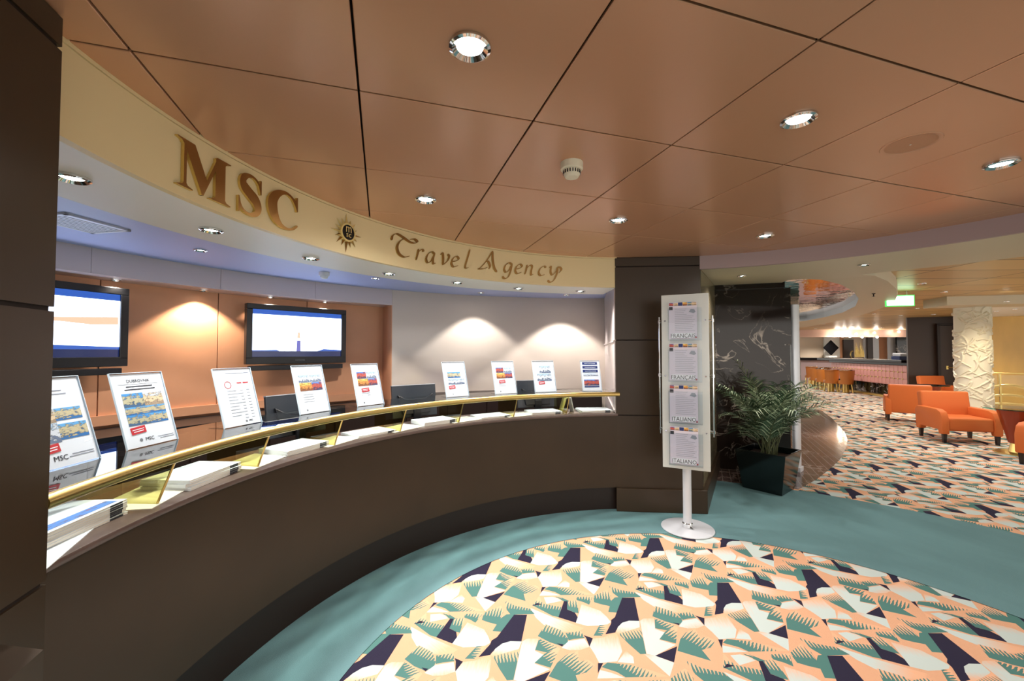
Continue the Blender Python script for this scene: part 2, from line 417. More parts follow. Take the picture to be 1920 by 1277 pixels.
def build_cell():
    vs, fs, info = [], [], []
    def addf(poly, inf):
        n = len(vs); vs.extend(Vector(p) for p in poly); fs.append(list(range(n, n + len(poly)))); info.append(inf)
    addf([(0, 0), (1, 0), (1, 1), (0, 1)], None)
    for k, pu, g in shapes:
        ar = sum(pu[i - 1][0] * pu[i][1] - pu[i][0] * pu[i - 1][1] for i in range(len(pu)))
        if ar < 0: pu = pu[::-1]
        xs = [p[0] for p in pu]; ys = [p[1] for p in pu]
        for i in range(-5, 6):
            for j in range(-5, 6):
                if max(xs) + i > 0 and min(xs) + i < 1 and max(ys) + j > 0 and min(ys) + j < 1:
                    addf([(p[0] + i, p[1] + j) for p in pu], (k, g, i, j))
    ov, oe, of, _, _, orig = delaunay_2d_cdt(vs, [], fs, 1, 1e-5)
    out = []
    for fc, og in zip(of, orig):
        if 0 not in og: continue
        top = max(og); p = [(ov[i][0], ov[i][1]) for i in fc]
        w = [(u * LA[0] + v * LB[0], u * LA[1] + v * LB[1]) for u, v in p]
        if top == 0: out.append((w, 0, [(0, 0)] * len(w))); continue
        k, g, i, j = info[top]; uv = []
        for x, y in w:
            if g is None: uv.append((0, 0)); continue
            rx, ry = x + A1[0] - i * LA[0] - j * LB[0] - g[0][0], y + A1[1] - i * LA[1] - j * LB[1] - g[0][1]
            uv.append((rx * g[2][0] + ry * g[2][1], max(0.021, rx * g[1][0] + ry * g[1][1])))
        out.append((w, k, uv))
    return out
CELL = build_cell()
def carpet(name, origin, test, z, label):
    v, fc, mi, uvs = [], [], [], []
    for i in range(-40, 60):
        for j in range(-40, 60):
            ox = origin[0] + i * LA[0] + j * LB[0]; oy = origin[1] + i * LA[1] + j * LB[1]
            if not test(ox + .33, oy + .33): continue
            for w, k, uv in CELL:
                n = len(v); v.extend((x + ox, y + oy, z) for x, y in w); fc.append(list(range(n, n + len(w)))); mi.append(k); uvs.extend(uv)
    me = bpy.data.meshes.new(name); me.from_pydata(v, [], fc)
    for m in ('carpet_peach', 'carpet_navy', 'c_teal', 'c_white'): me.materials.append(M[m])
    me.polygons.foreach_set('material_index', mi)
    ul = me.uv_layers.new(name='UVMap'); ul.data.foreach_set('uv', [c for p in uvs for c in p])
    o = bpy.data.objects.new(name, me); COL.objects.link(o); return struct(o, label)
carpet('floor_round_carpet', A1, lambda x, y: hypot(x - CX, y - CY) < 2.45 and x > -2, .002, 'round carpet with peach, white, teal and navy shards')
def outer_test(x, y):
    d = x * SQ[0] + y * SQ[1]; l = x * SQ[1] - y * SQ[0]
    return hypot(x - CX, y - CY) > 2.6 and d > 0 and l > .35 * d and l < 1.75 * d + 1 and d < 20 and x > 2.5
carpet('floor_lounge_carpet', (4.67, 3.02), outer_test, .002, 'patterned carpet of the lounge')
# plain teal ring between the two patterned carpets
b = MB()
N = 128; rin = []; rout = []
for i in range(N):
    a = 2 * pi * i / N
    rin.append((CX - .03 + 1.875 * cos(a), CY + .03 + 1.875 * sin(a))); rout.append((CX + 3.47 * cos(a), CY + 3.47 * sin(a)))
for i in range(N):
    j = (i + 1) % N; b.add([(*rin[i], .005), (*rin[j], .005), (*rout[j], .005), (*rout[i], .005)], [(0, 1, 2, 3)])
struct(b.build('floor_teal_ring', 'carpet_teal'), 'plain teal carpet ring')

# marble floor of the opening
mp = [at(*p, 0) for p in [(1497, 918), (1530, 900), (1556, 880), (1575, 862), (1588, 838), (1589, 825), (1583, 810), (1560, 785), (1540, 770)]]
mp = mp + [(9.5, 9.5), (5, 7), (3.9, 4.3), (3.62, 3.85)]
q = [(CX + 3.46 * cos(R(t)), CY + 3.46 * sin(R(t))) for t in (50, 47, 44)]
b = MB(); b.prism(q[::1] + mp, .001, .007); struct(b.build('floor_marble', 'marblefloor'), 'polished brown marble floor')

# ================================================================== ROTUNDA CEILING
PX = [-1.331 + .625 * i for i in range(-6, 12)]; PY = [1.474 + .6267 * i for i in range(-9, 5)]
b = MB(); g_ = .0035
for x in PX:
    for y in PY:
        if hypot(x + .31 - CX, y + .31 - CY) < 2.95 or y < .9: b.box(x + g_, x + .625 - g_, y + g_, y + .6267 - g_, ZC, ZC + .012)
struct(b.build('ceiling', 'panel', bevel=.0022, seg=1), 'square satin copper ceiling panels')
b = MB(); b.box(-5.2, 5.2, -4.4, -.9, ZC + .03, ZC + .05); b.box(-1.2, 3.9, -.9, 3.5, ZC + .03, ZC + .05); struct(b.build('ceiling_backing', 'void'))

# ================================================================== COUNTER BAY
T0, T1 = 76.0, 173.0
# fascia with the sign
b = MB(); b.arcslab(RR, RR + .03, 2.05, ZC - .014, T0, T1, 120); b.arcslab(RR - .004, RR + .03, ZC - .012, ZC + .01, T0, T1, 120)
struct(b.build('wall_fascia', 'cream', smooth=True), 'curved cream fascia above the counter')
b = MB(); b.arcslab(RR + .03, 2.863, 2.05, 2.075, T0, T1, 120); b.arcslab(2.84, 2.863, 2.07, 2.24, T0, T1, 120)
struct(b.build('ceiling_soffit', 'white', smooth=True), 'white soffit with downlights')
b = MB(); b.arcslab(2.85, 4.95, 2.22, 2.26, 60, 185, 120); struct(b.build('ceiling_back', 'back_ceiling'), 'bluish ceiling behind the counter')
# back wall: beige gloss panels right, recess with tan panels left
TR = 107.9
b = MB(); b.arcslab(4.5, 4.56, 0, 2.22, 66, TR, 60); struct(b.build('wall_back', 'beige', smooth=True), 'glossy beige curved wall')
b = MB()
for k in range(7):
    t = TR + .03 + k * 11.4; b.arcslab(4.5, 4.53, 2.03, 2.22, t, t + 11.37, 14)
b.arcslab(4.53, 4.95, 2.03, 2.06, TR, 187, 80)
struct(b.build('wall_bulkhead', 'bulk', smooth=True), 'grey bulkhead above the tan wall')
b = MB()
for k in range(8):
    t = 108.6 + k * 10.4
    b.arcslab(4.80, 4.83, .86, 2.03, t + .05, t + 10.35, 12)
b.arcslab(4.83, 4.86, 0, 2.06, TR, 187, 60)
b.box(-.01, .02, 0, .34, 0, 2.03, mx=Matrix.Translation((*arc(TR, 4.5), 0)) @ Matrix.Rotation(R(TR) - pi / 2, 4, 'Z'))
struct(b.build('wall_recess', 'orange_wall', smooth=True), 'tan leather wall panels')
b = MB(); b.arcslab(4.77, 4.80, .86, .94, 108.3, 187, 60); struct(b.build('trim_recess', 'orange_wall', smooth=True), 'tan skirting band over the back cabinet')
# return wall between back wall and pillar
a_, c_ = Vector((*arc(70, 4.52), 0)), Vector((*arc(76.4, 2.43), 0)); d_ = (a_ - c_).normalized(); nn = Vector((d_.y, -d_.x, 0))
b = MB(); mx = Matrix(((d_.x, nn.x, 0, c_.x), (d_.y, nn.y, 0, c_.y), (0, 0, 1, 0), (0, 0, 0, 1)))
ln = (a_ - c_).length; b.box(0, ln, 0, .05, 0, 2.22, mx=mx); b.box(0, ln, -.012, 0, 1.545, 1.56, mx=mx); b.box(0, ln, -.012, 0, .895, .91, mx=mx)
struct(b.build('wall_return', 'bulk'), 'grey side wall beside the pillar')

# back cabinet under the tan wall
b = MB(); b.arcslab(4.32, 4.765, .08, .80, 108.4, 187, 80)
t = empty('back_cabinet', 'long curved dark cabinet under the tan wall and the televisions', 'cabinet', (0, 0, 0))
b.build('body', 'brown2', t, smooth=True); b = MB(); b.arcslab(4.28, 4.768, .80, .84, 108.4, 187, 80); b.build('top', 'black', t, smooth=True)
b = MB()
for k in range(9): b.arcslab(4.305, 4.319, .12, .78, 109 + k * 8.6, 117.3 + k * 8.6, 8)
b.build('door', 'brown2', t, smooth=True)
t = empty('back_cabinet', 'dark low cabinet along the beige wall near the pillar', 'cabinet', (0, 0, 0))
b = MB(); b.arcslab(4.12, 4.495, .08, .89, 71.5, 107.6, 50); b.build('body', 'brown2', t, smooth=True); b = MB(); b.arcslab(4.09, 4.498, .89, .925, 71.5, 107.6, 50); b.build('top', 'brown2', t, smooth=True)
b = MB()
for k in range(5): b.arcslab(4.105, 4.119, .12, .87, 72 + k * 7.1, 78.9 + k * 7.1, 8)
b.build('door', 'brown2', t, smooth=True)

# --- reception counter
t = empty('reception_counter', 'long curved dark brown reception counter with glass shelf and brass rail', 'counter')
b = MB(); b.arcslab(2.385, 2.42, .213, .862, T0 + .1, T1, 120); b.build('front_panel', 'brown', t, smooth=True)
b = MB(); b.arcslab(2.418, 2.44, .006, .213, T0 + .1, T1, 120); b.build('toe_kick', 'brown2', t, smooth=True)
b = MB(); b.arcslab(2.375, 2.76, .862, .885, T0 + .1, T1, 120); b.build('worktop', 'ledge', t, smooth=True, bevel=.004)
b = MB(); b.arcslab(2.74, 2.76, .74, .862, T0 + .1, T1, 120); b.arcslab(2.76, 3.32, .71, .74, T0 + .6, T1, 120); b.build('desk', 'brown', t, smooth=True)
b = MB(); b.arcslab(2.352, 2.80, 1.064, 1.074, T0 + .1, T1, 140); b.build('glass_shelf', 'shelf', t, smooth=True)
b = MB(); b.tube([arc(T0 + .1 + (T1 - T0 - .2) * i / 140, 2.342, 1.066) for i in range(141)], .0205, 16); b.build('brass_rail', 'gold', t, smooth=True)
b = MB(); b.arcslab(2.352, 2.362, 1.058, 1.064, T0 + .1, T1, 140); b.build('rail_bracket', 'chrome', t, smooth=True)
for th in (160.7, 148.8, 136.8, 124.4, 112.0, 99.6, 87.4):
    b = MB(); c, s = cos(R(th)), sin(R(th))
    for r0, z0, r1, z1, w in ((0, 0, 0, 0, .004),):
        P = [(2.362, 1.058), (2.43, .888), (2.74, .888), (2.74, 1.062)]
        vs = [(CX + r * c + k * s * w, CY + r * s - k * c * w, z) for k in (-1, 1) for r, z in P]
        b.add(vs, [(3, 2, 1, 0), (4, 5, 6, 7)] + [(i, (i + 1) % 4, 4 + (i + 1) % 4, 4 + i) for i in range(4)])
    o = b.build('glass_divider', 'bracketglass', t)
    b = MB(); b.tube([arc(th, 2.362, 1.056), arc(th, 2.43, .89)], .0045, 6); b.build('divider_edge', 'gold', o)

# ================================================================== PILLARS
def pillar_faces(b, pts, groove=(.87, 1.56, 2.24), top=ZC, base=None, bot=0):
    """stacked blocks of a clad pillar with dark joints"""
    zs = [bot] + list(groove) + [top]
    for k in range(len(zs) - 1):
        b.prism(pts, zs[k] + (.006 if k else 0), zs[k + 1] - .006, 0)
    inner = [(pts[i][0] * .985 + sum(p[0] for p in pts) / len(pts) * .015, pts[i][1] * .985 + sum(p[1] for p in pts) / len(pts) * .015) for i in range(len(pts))]
    b.prism(inner, bot, top, 1)
# left pillar
lp = [(-.803, 1.3725), (-.815, .2), (-1.7, .2), (-1.7, 1.63)]
b = MB(); pillar_faces(b, lp); struct(b.build('wall_left_pillar', ['brown', 'void']), 'dark brown pillar at the left edge')
b = MB(); b.prism([(-.70, 1.195), (-.70, .2), (-.816, .2), (-.816, 1.25)], .0, .80); struct(b.build('wall_left_plinth', 'brown'), 'low plinth by the left pillar')
# right pillar
p0, p1 = Vector((2.062, 3.405)), Vector((2.77, 3.118)); e = Vector((.735, .678)).normalized()
back0 = p0 + Vector((.27, .62)); back1 = p1 + e * 1.0
rp = [tuple(p0), tuple(p1), tuple(back1), tuple(back0)]
b = MB(); pillar_faces(b, [tuple(p0), tuple(p1), tuple(p1 + e * .07), tuple(back0 + Vector((.05, -.1)))]); struct(b.build('wall_right_pillar', ['brown', 'void']), 'dark brown pillar beside the counter')
pw = p1 + e * .07
corner = p1 + e * 1.66
nrm = Vector((-e.y, e.x))
b = MB(); pts = [tuple(pw), tuple(corner), tuple(corner + nrm * .12), tuple(pw + nrm * .12)]
b.prism(pts, .2, 2.28); struct(b.build('wall_side', 'olive'), 'olive glossy side wall behind the pillar')
# skirting
n0 = Vector((p1.y - p0.y, -(p1.x - p0.x))).normalized()
def off(p, a, bb): return (p.x + n0.x * a - nrm.x * bb, p.y + n0.y * a - nrm.y * bb)
q0 = p0 + n0 * .03 - (p1 - p0).normalized() * .005
q1 = p1 + n0 * .03 - nrm * .0 + (p1 - p0).normalized() * .03
q2 = corner - nrm * .035
b = MB(); b.prism([tuple(q0), tuple(q1), tuple(p1), tuple(p0)], .006, .212); b.prism([tuple(q1), tuple(q2), tuple(corner), tuple(p1)], .006, .212)
struct(b.build('baseboard_right', 'brown', bevel=.004), 'tall brown skirting of the pillar')
# marble wall
mr = Vector(far(1484, 5.0))
dm = (mr - corner).normalized(); nm = Vector((-dm.y, dm.x))
if nm.y < 0: nm = -nm
b = MB()
def mpt(t): return corner + dm * t
Lm = (mr - corner).length
for (t0, t1, z0, z1) in ((0, Lm * .97, 0, .765), (Lm * .0, Lm * .985, .77, 1.535), (0, Lm, 1.54, 2.22), (0, Lm * .93, 2.225, 2.33)):
    a0, a1 = mpt(t0), mpt(t1); b.prism([tuple(a0), tuple(a1), tuple(a1 + nm * .15), tuple(a0 + nm * .15)], z0 + .0, z1)
b.prism([tuple(mpt(.01) + nm * .012), tuple(mpt(Lm * .92) + nm * .012), tuple(mpt(Lm * .92) + nm * .14), tuple(mpt(.01) + nm * .14)], .0, 2.3)
struct(b.build('wall_marble', 'marble'), 'polished dark marble wall with white veins')
c0, c1 = mpt(Lm * 1.0), mpt(Lm * 1.03)
b = MB(); b.prism([tuple(c0 + nm * .2), tuple(c1 + nm * .2), tuple(c1 + nm * .3), tuple(c0 + nm * .3)], 0, 2.12); struct(b.build('wall_marble_end', 'olive'))

# silver post
x, y = at(1495, 884, 0)
t = empty('silver_post', 'silver grey post standing on the marble floor behind the palm', 'post', (x, y, .007), R(25))
b = MB(); b.lathe([(0, .05), (.075, .05), (.085, 2.02), (0, 2.02)], 24, mx=Matrix.Diagonal((1, .55, 1, 1)))
b.build('shaft', 'steel', t, smooth=True)
b = MB(); b.box(-.07, .07, -.05, .05, 0, .055); b.build('foot', 'steel', t, bevel=.004)

# ================================================================== OPENING: mauve fascia, cream soffit with the oval
def zs(r): return 2.205 + min(1, max(0, (r - RR) / 1.9)) * .095
b = MB(); b.arcslab(RR, RR + .03, 2.205, ZC + .01, -70, 58.2, 120); struct(b.build('wall_lintel', 'mauve', smooth=True), 'mauve curved lintel over the opening')
# soffit: outline minus oval, triangulated
oval = [at(*p, 2.30) for p in [(1477, 523), (1500, 520), (1540, 524), (1575, 533), (1600, 546), (1610, 560), (1604, 574), (1580, 586), (1545, 595), (1513, 601), (1440, 610), (1400, 590), (1440, 540)]]
outer = [arc(t_, RR + .005) for t_ in range(58, -72, -4)]
outer_r = [at(*p, 2.30) for p in [(1920, 478), (1780, 495), (1640, 509.5), (1612, 513), (1640, 517), (1664, 527), (1680, 541), (1683, 553), (1677, 567), (1655, 577), (1625, 588), (1580, 600), (1513, 613), (1400, 622)]]
poly = outer + [(CX + 3.6, -1.6)] + outer_r + [(6.0, 10.0), tuple(corner + nm * .3 + Vector((-.1, .2))), tuple(corner), ]
vs = [Vector(p) for p in poly] + [Vector(p) for p in oval]
es = [(i, (i + 1) % len(poly)) for i in range(len(poly))] + [(len(poly) + i, len(poly) + (i + 1) % len(oval)) for i in range(len(oval))]
ov, oe, of, _, _, _ = delaunay_2d_cdt(vs, es, [], 1, 1e-5)
def inside(p, pl):
    c = False
    for i in range(len(pl)):
        a, bb = pl[i - 1], pl[i]
        if (a[1] > p[1]) != (bb[1] > p[1]) and p[0] < (bb[0] - a[0]) * (p[1] - a[1]) / (bb[1] - a[1]) + a[0]: c = not c
    return c
b = MB()
vv = [(v[0], v[1], zs(hypot(v[0] - CX, v[1] - CY))) for v in ov]
keep = []
for fc in of:
    cxx = sum(ov[i][0] for i in fc) / len(fc); cyy = sum(ov[i][1] for i in fc) / len(fc)
    if inside((cxx, cyy), poly) and not inside((cxx, cyy), oval): keep.append(fc)
b.add(vv, keep)
def skirt(b, pl, z1):
    for i in range(len(pl) - 1):
        a, c = pl[i], pl[i + 1]; b.add([(*a, zs(hypot(a[0] - CX, a[1] - CY))), (*c, zs(hypot(c[0] - CX, c[1] - CY))), (*c, z1), (*a, z1)], [(0, 1, 2, 3)])
skirt(b, outer_r, 2.46)
struct(b.build('ceiling_lintel', 'lintel'), 'cream soffit curving round a mirrored oval')
b = MB(); skirt(b, oval + [oval[0]], 2.42); struct(b.build('trim_oval', 'steel'), 'recess edge of the oval')
b = MB(); b.prism(oval, 2.42, 2.43); struct(b.build('ceiling_mirror', 'mirror'), 'mirrored copper ceiling in the oval')
b = MB(); b.box(3.6, 34, -6, 32, 2.46, 2.5); struct(b.build('ceiling_wood', 'planks'), 'wooden plank ceiling of the lounge')

# ================================================================== LOUNGE SHELL
def wallseg(b, px0, d0, px1, d1, z0, z1, th=.1, mi=0):
    a, c = Vector(far(px0, d0)), Vector(far(px1, d1)); d = (c - a).normalized(); n = Vector((-d.y, d.x))
    if n.dot(a) < 0: n = -n
    b.prism([tuple(a), tuple(c), tuple(c + n * th), tuple(a + n * th)], z0, z1, mi)
b = MB(); wallseg(b, 1702, 12.3, 1800, 11.8, 0, 2.46); struct(b.build('wall_dark', 'darkwall'), 'dark brown wall with a door')
b = MB(); wallseg(b, 1800, 11.8, 1860, 11.5, 0, 2.46); struct(b.build('wall_dark_end', 'darkwall'))
b = MB(); wallseg(b, 1856, 10.8, 2300, 9.2, 0, 2.46); struct(b.build('wall_wood', 'yellowwood'), 'yellow wood panel wall')
b = MB(); wallseg(b, 1380, 27, 1780, 25, 0, 2.46); struct(b.build('wall_far', 'creamwall'), 'cream far wall of the lounge')
# door in the dark wall
a, c = Vector(far(1761, 11.93)), Vector(far(1800, 11.75)); d = (c - a).normalized(); ang = atan2(d.y, d.x)
t = bpy.data.objects.new('door_1', None); COL.objects.link(t); t.location = (*a, 0); t.rotation_euler = (0, 0, ang); struct(t, 'dark brown door with brass handle')
w = (c - a).length
b = MB(); b.box(-.06, 0, -.07, .01, 0, 2.26); b.box(w, w + .06, -.07, .01, 0, 2.26); b.box(-.06, w + .06, -.07, .01, 2.2, 2.26); b.build('door_frame', 'brown2', t)
b = MB(); b.box(.01, w - .01, -.045, .0, .01, 2.19); b.build('door_leaf', 'darkwall', t)
b = MB(); b.cyl((.14, -.05), .03, .96, 1.06, 12); b.tube([(.14, -.06, 1.02), (.14, -.10, 1.02), (.26, -.10, 1.01)], .011, 8); b.build('door_handle', 'gold', t, smooth=True)

# white beam and ceiling right of the column
b = MB(); wallseg(b, 1778, 7.6, 2400, 6.6, 2.30, 2.46, .6); struct(b.build('trim_beam', 'lintel'), 'white beam over the sculpted column')
b = MB(); pts = [far(1862, 8.0), far(2300, 7.0), far(2300, 9.6), far(1862, 11.2)]; b.prism(pts, 2.36, 2.40); struct(b.build('ceiling_white', 'white'), 'white ceiling before the wood wall')

# ================================================================== DOWNLIGHTS
def make_downlight(name, r, glow='lamp'):
    b = MB(); b.lathe([(r * .62, .0), (r * .70, -.004), (r * .86, -.012), (r, -.008), (r * 1.02, 0), (r, .003)], 28)
    ring = b.build('trim_ring', 'chrome', None, smooth=True)
    b = MB(); b.lathe([(0, -.0045), (r * .5, -.004), (r * .66, -.001)], 24); bulb = b.build('bulb', glow, None)
    return ring, bulb
DL = {}
def downlight(x, y, z, r, power, label, group, cat='downlight', angle=158, col=(1, .955, .90), glow='lamp', blend=.7, tilt=None):
    t = empty('recessed_downlight', label, 'ceiling light', (x, y, z), 0, group)
    key = (round(r, 3), glow)
    if key not in DL:
        DL[key] = make_downlight('d', r, glow); a, b_ = DL[key]; a.parent = t; b_.parent = t
    else:
        for o in DL[key]:
            c = o.copy(); COL.objects.link(c); c.parent = t
    if power:
        l = bpy.data.lights.new('downlight_beam', 'SPOT'); l.energy = power; l.spot_size = R(angle); l.spot_blend = blend; l.shadow_soft_size = .035; l.color = col
        lo = bpy.data.objects.new('downlight_beam', l); COL.objects.link(lo); lo.parent = t; lo.location = (0, 0, -.03)
        if tilt: lo.rotation_euler = tilt
    return t
lab = {(0, 0): 'large chrome downlight in the copper ceiling, nearest the top edge of the photo', (1, 0): 'chrome downlight in the copper ceiling left of the round speaker',
       (2, 0): 'chrome downlight in the copper ceiling at the far right edge', (0, 1): 'chrome downlight in the copper ceiling above the sun emblem',
       (1, 1): 'chrome downlight in the copper ceiling just right of the smoke detector', (2, 1): 'chrome downlight in the copper ceiling above the mauve lintel'}
for i in range(3):
    for j in range(2):
        downlight(.235 + 1.255 * i, 1.16 + 1.255 * j, ZC, .06, P_GRID, lab[(i, j)], 'downlights in the copper ceiling')
for x, y in ((.235, -.09), (1.49, -.09), (2.745, -.09), (.235, -1.35), (1.49, -1.35), (-1.02, -.09)):
    downlight(x, y, ZC, .06, P_GRID, 'chrome downlight in the copper ceiling behind the viewer', 'downlights behind the viewer')
words = ['leftmost, cut by the left pillar', 'second from the left, below the letters', 'third from the left', 'fourth from the left, below the emblem', 'fifth from the left, under the word Travel', 'sixth from the left, under the word Agency', 'last on the right, next to the pillar']
for i, p in enumerate([(135, 332), (396, 430), (583, 483), (729, 512), (857, 529), (972, 540), (1088, 545)]):
    x, y = at(*p, 2.05); downlight(x, y, 2.05, .05, P_SOFF, 'downlight in the white curved soffit, ' + words[i], 'downlights in the white soffit', angle=140)
for p, w_ in (((376, 468), 'at the left'), ((704, 521), 'in the middle'), ((902, 548), 'before the beige wall'), ((1062, 552), 'nearest the pillar')):
    x, y = at(*p, 2.22); downlight(x, y, 2.22, .045, P_BACK * (1.1 if w_[0] == 'n' else .7), 'small downlight in the bluish back ceiling, ' + w_, 'downlights in the back ceiling', angle=100, blend=.25)
for p, w_ in (((225, 523), 'above the left television'), ((379, 544), 'between the two televisions'), ((504, 557), 'left over the right television'), ((612, 565), 'right over the right television')):
    x, y = at(*p, 2.03); rr = hypot(x - CX, y - CY); x = CX + (x - CX) / rr * 4.66; y = CY + (y - CY) / rr * 4.66
    downlight(x, y, 2.03, .035, P_WALL, 'small downlight under the bulkhead ' + w_, 'downlights under the bulkhead', angle=110, blend=.2, col=(1, .85, .68))
for p, w_ in (((1391, 517), 'in front of the marble wall'), ((1620, 496), 'right of the marble wall')):
    x, y = at(*p, 2.235); downlight(x, y, zs(hypot(x - CX, y - CY)) - .001, .045, P_LINT, 'downlight in the cream lintel soffit ' + w_, 'downlights in the cream soffit')
farl = [((1729, 531), 'nearest'), ((1770, 547), 'second nearest'), ((1800, 560), 'by the sculpted column')]
for p, w_ in farl:
    x, y = at(*p, 2.46); downlight(x, y, 2.459, .05, P_FAR, 'downlight in the wood plank ceiling, ' + w_, 'downlights in the wood ceiling', glow='lampfar', angle=150)
x, y = far(1559, 20.0); downlight(x, y, 2.459, .05, 110, 'added downlight brightening the white panel at the black diamond ornament behind the bar', 'distant downlights over the lounge', glow='lampfar', angle=120)  # extra lamp added to brighten the white panel at the diamond
n = 0
for px, d in ((1640, 11.0), (1565, 12.2), (1640, 14.5), (1600, 16), (1545, 15), (1690, 11.5), (1722, 9.6), (1752, 11.2), (1530, 18), (1580, 19.5), (1655, 17.0)):
    x, y = far(px, d); n += 1
    downlight(x, y, 2.459, .05, P_FAR * 1.6 if n % 2 else 0, 'small distant downlight in the plank ceiling towards the bar', 'distant downlights over the lounge', glow='lampfar', angle=155)
for px, d in ((1890, 7.0), (1870, 9.3), (1905, 8.8)):
    x, y = far(px, d); downlight(x, y, 2.299 if d < 7.5 else 2.359, .04, P_FAR * .7, 'small downlight in the white ceiling right of the sculpted column', 'downlights right of the column', glow='lampfar', angle=150, col=(1, .86, .6))
for x, y in ((6.2, .2), (8.6, 1.6), (6.9, -1.5)):
    downlight(x, y, 2.459, .05, P_FAR * .9, 'downlight in the plank ceiling outside the right edge of the photo', 'downlights outside the right edge', glow='lampfar', angle=155)

# ================================================================== CEILING FITTINGS
x, y = at(1072, 306, ZC)
t = empty('smoke_detector', 'round white smoke detector on the copper ceiling', 'smoke detector', (x, y, ZC))
b = MB(); b.lathe([(0, 0), (.052, 0), (.052, -.03), (.046, -.036), (0, -.036)], 28); b.build('base', 'detector', t, smooth=True)
b = MB(); b.lathe([(.04, -.036), (.038, -.055), (.03, -.068), (0, -.07)], 28); b.build('sensor_cap', 'detector', t, smooth=True)
b = MB()
for k in range(20):
    a = 2 * pi * k / 20; b.box(-.0025, .0025, .0375, .041, -.053, -.038, mx=Matrix.Rotation(a, 4, 'Z'))
b.build('vent_slot', 'black', t)
x, y = at(1707, 270, ZC)
t = empty('ceiling_speaker', 'flush round speaker grille painted like the copper ceiling', 'speaker', (x, y, ZC))
b = MB(); b.lathe([(.082, 0), (.09, -.003), (.098, -.003), (.1, 0)], 36); b.build('rim', 'panel', t, smooth=True)
b = MB(); b.lathe([(0, -.002), (.084, -.001)], 36); b.build('grille', 'grille', t)
b = MB(); b.cyl((.0, 0), .004, -.004, 0, 8); b.build('screw', 'chrome', t)
x, y = at(608, 511, 2.22)
t = empty('motion_sensor', 'small white sensor on the bluish ceiling behind the counter', 'sensor', (x, y, 2.22))
b = MB(); b.lathe([(0, 0), (.05, 0), (.048, -.03), (0, -.03)], 24); b.build('base', 'white', t, smooth=True)
b = MB(); b.lathe([(.038, -.03), (.034, -.05), (.02, -.06), (0, -.06)], 24); b.build('sensor_cap', 'white', t, smooth=True)
x, y = at(150, 418, 2.22)
t = empty('air_vent', 'rectangular slotted air vent in the bluish ceiling by the left pillar', 'vent', (x, y, 2.22), R(62))
b = MB(); b.box(-.17, .17, -.15, -.13, -.012, 0); b.box(-.17, .17, .13, .15, -.012, 0); b.box(-.17, -.15, -.15, .15, -.012, 0); b.box(.15, .17, -.15, .15, -.012, 0); b.build('frame', 'steel', t)
b = MB()
for k in range(8): b.box(-.15, .15, -.125 + k * .033, -.105 + k * .033, -.01, -.002)
b.build('slat', 'steel', t)
for p, l in (((1638, 553), 'small dark sprinkler head hanging from the cream ring soffit'),):
    x, y = at(*p, 2.28); t = empty('sprinkler', l, 'sprinkler', (x, y, 2.30))
    b = MB(); b.lathe([(0, 0), (.022, 0), (.02, -.006), (.008, -.01), (.008, -.04), (0, -.04)], 12); b.build('body', 'brown2', t)
    b = MB(); b.cyl((0, 0), .018, -.046, -.043, 12); b.build('deflector', 'brown2', t)
# exit sign
x, y = far(1689, 6.9)
t = empty('exit_sign', 'glowing green and white exit sign hanging from the wood ceiling', 'exit sign', (x, y, 2.459), -YAW - R(14))
b = MB(); b.tube([(-.1, 0, 0), (-.1, 0, -.07)], .005, 8); b.build('hanger', 'steel', t); b = MB(); b.tube([(.1, 0, 0), (.1, 0, -.07)], .005, 8); b.build('hanger', 'steel', t)
b = MB(); b.box(-.2, .2, -.012, .012, -.255, -.07); b.build('housing', 'greenframe', t)
b = MB(); b.box(-.185, .185, -.016, -.0125, -.24, -.085); b.build('panel', 'greenexit', t)

# ================================================================== SIGN ON THE FASCIA
def cylpt(s_, z, dep):
    th = pi - s_ / 2.39; r = RR - dep; return (CX + r * cos(th), CY + r * sin(th), z)
def sign_obj(name, polys, parent, mface, medge, dep=.012):
    """polys in (s, z); faces at depth dep off the fascia, sides in a brighter gold"""
    b = MB()
    for pl in polys:
        n = len(pl)
        fr = [cylpt(s_, z, dep) for s_, z in pl]; bk = [cylpt(s_, z, .0005) for s_, z in pl]
        b.add(fr + bk, [list(range(n))], 0); b.add(fr + bk, [(i, (i + 1) % n, n + (i + 1) % n, n + i) for i in range(n)], 1)
    me = bpy.data.meshes.new(name); me.from_pydata(b.v, [], b.f); me.materials.append(M[mface]); me.materials.append(M[medge]); me.polygons.foreach_set('material_index', b.mi)
    o = bpy.data.objects.new(name, me); COL.objects.link(o); o.parent = parent; return o
def catmull(pts, n=8):
    out = []; P = [pts[0]] + list(pts) + [pts[-1]]
    for i in range(1, len(P) - 2):
        for k in range(n):
            t_ = k / n; q = []
            for c in range(len(P[0])):
                a, bb, cc, dd = P[i - 1][c], P[i][c], P[i + 1][c], P[i + 2][c]
                q.append(.5 * (2 * bb + (cc - a) * t_ + (2 * a - 5 * bb + 4 * cc - dd) * t_ ** 2 + (3 * bb - a - 3 * cc + dd) * t_ ** 3))
            out.append(tuple(q))
    out.append(tuple(pts[-1])); return out
def strokew(pts, n=8):
    """ribbon polygon along (x, y, width) points"""
    c = catmull(pts, n); quads = []; L_, R_ = [], []
    for i in range(len(c)):
        a, bb = c[max(i - 1, 0)], c[min(i + 1, len(c) - 1)]; dx, dy = bb[0] - a[0], bb[1] - a[1]; l = hypot(dx, dy) or 1
        w_ = max(c[i][2], .004) / 2; L_.append((c[i][0] - dy / l * w_, c[i][1] + dx / l * w_)); R_.append((c[i][0] + dy / l * w_, c[i][1] - dx / l * w_))
    return [[L_[i], L_[i + 1], R_[i + 1], R_[i]] for i in range(len(c) - 1)]
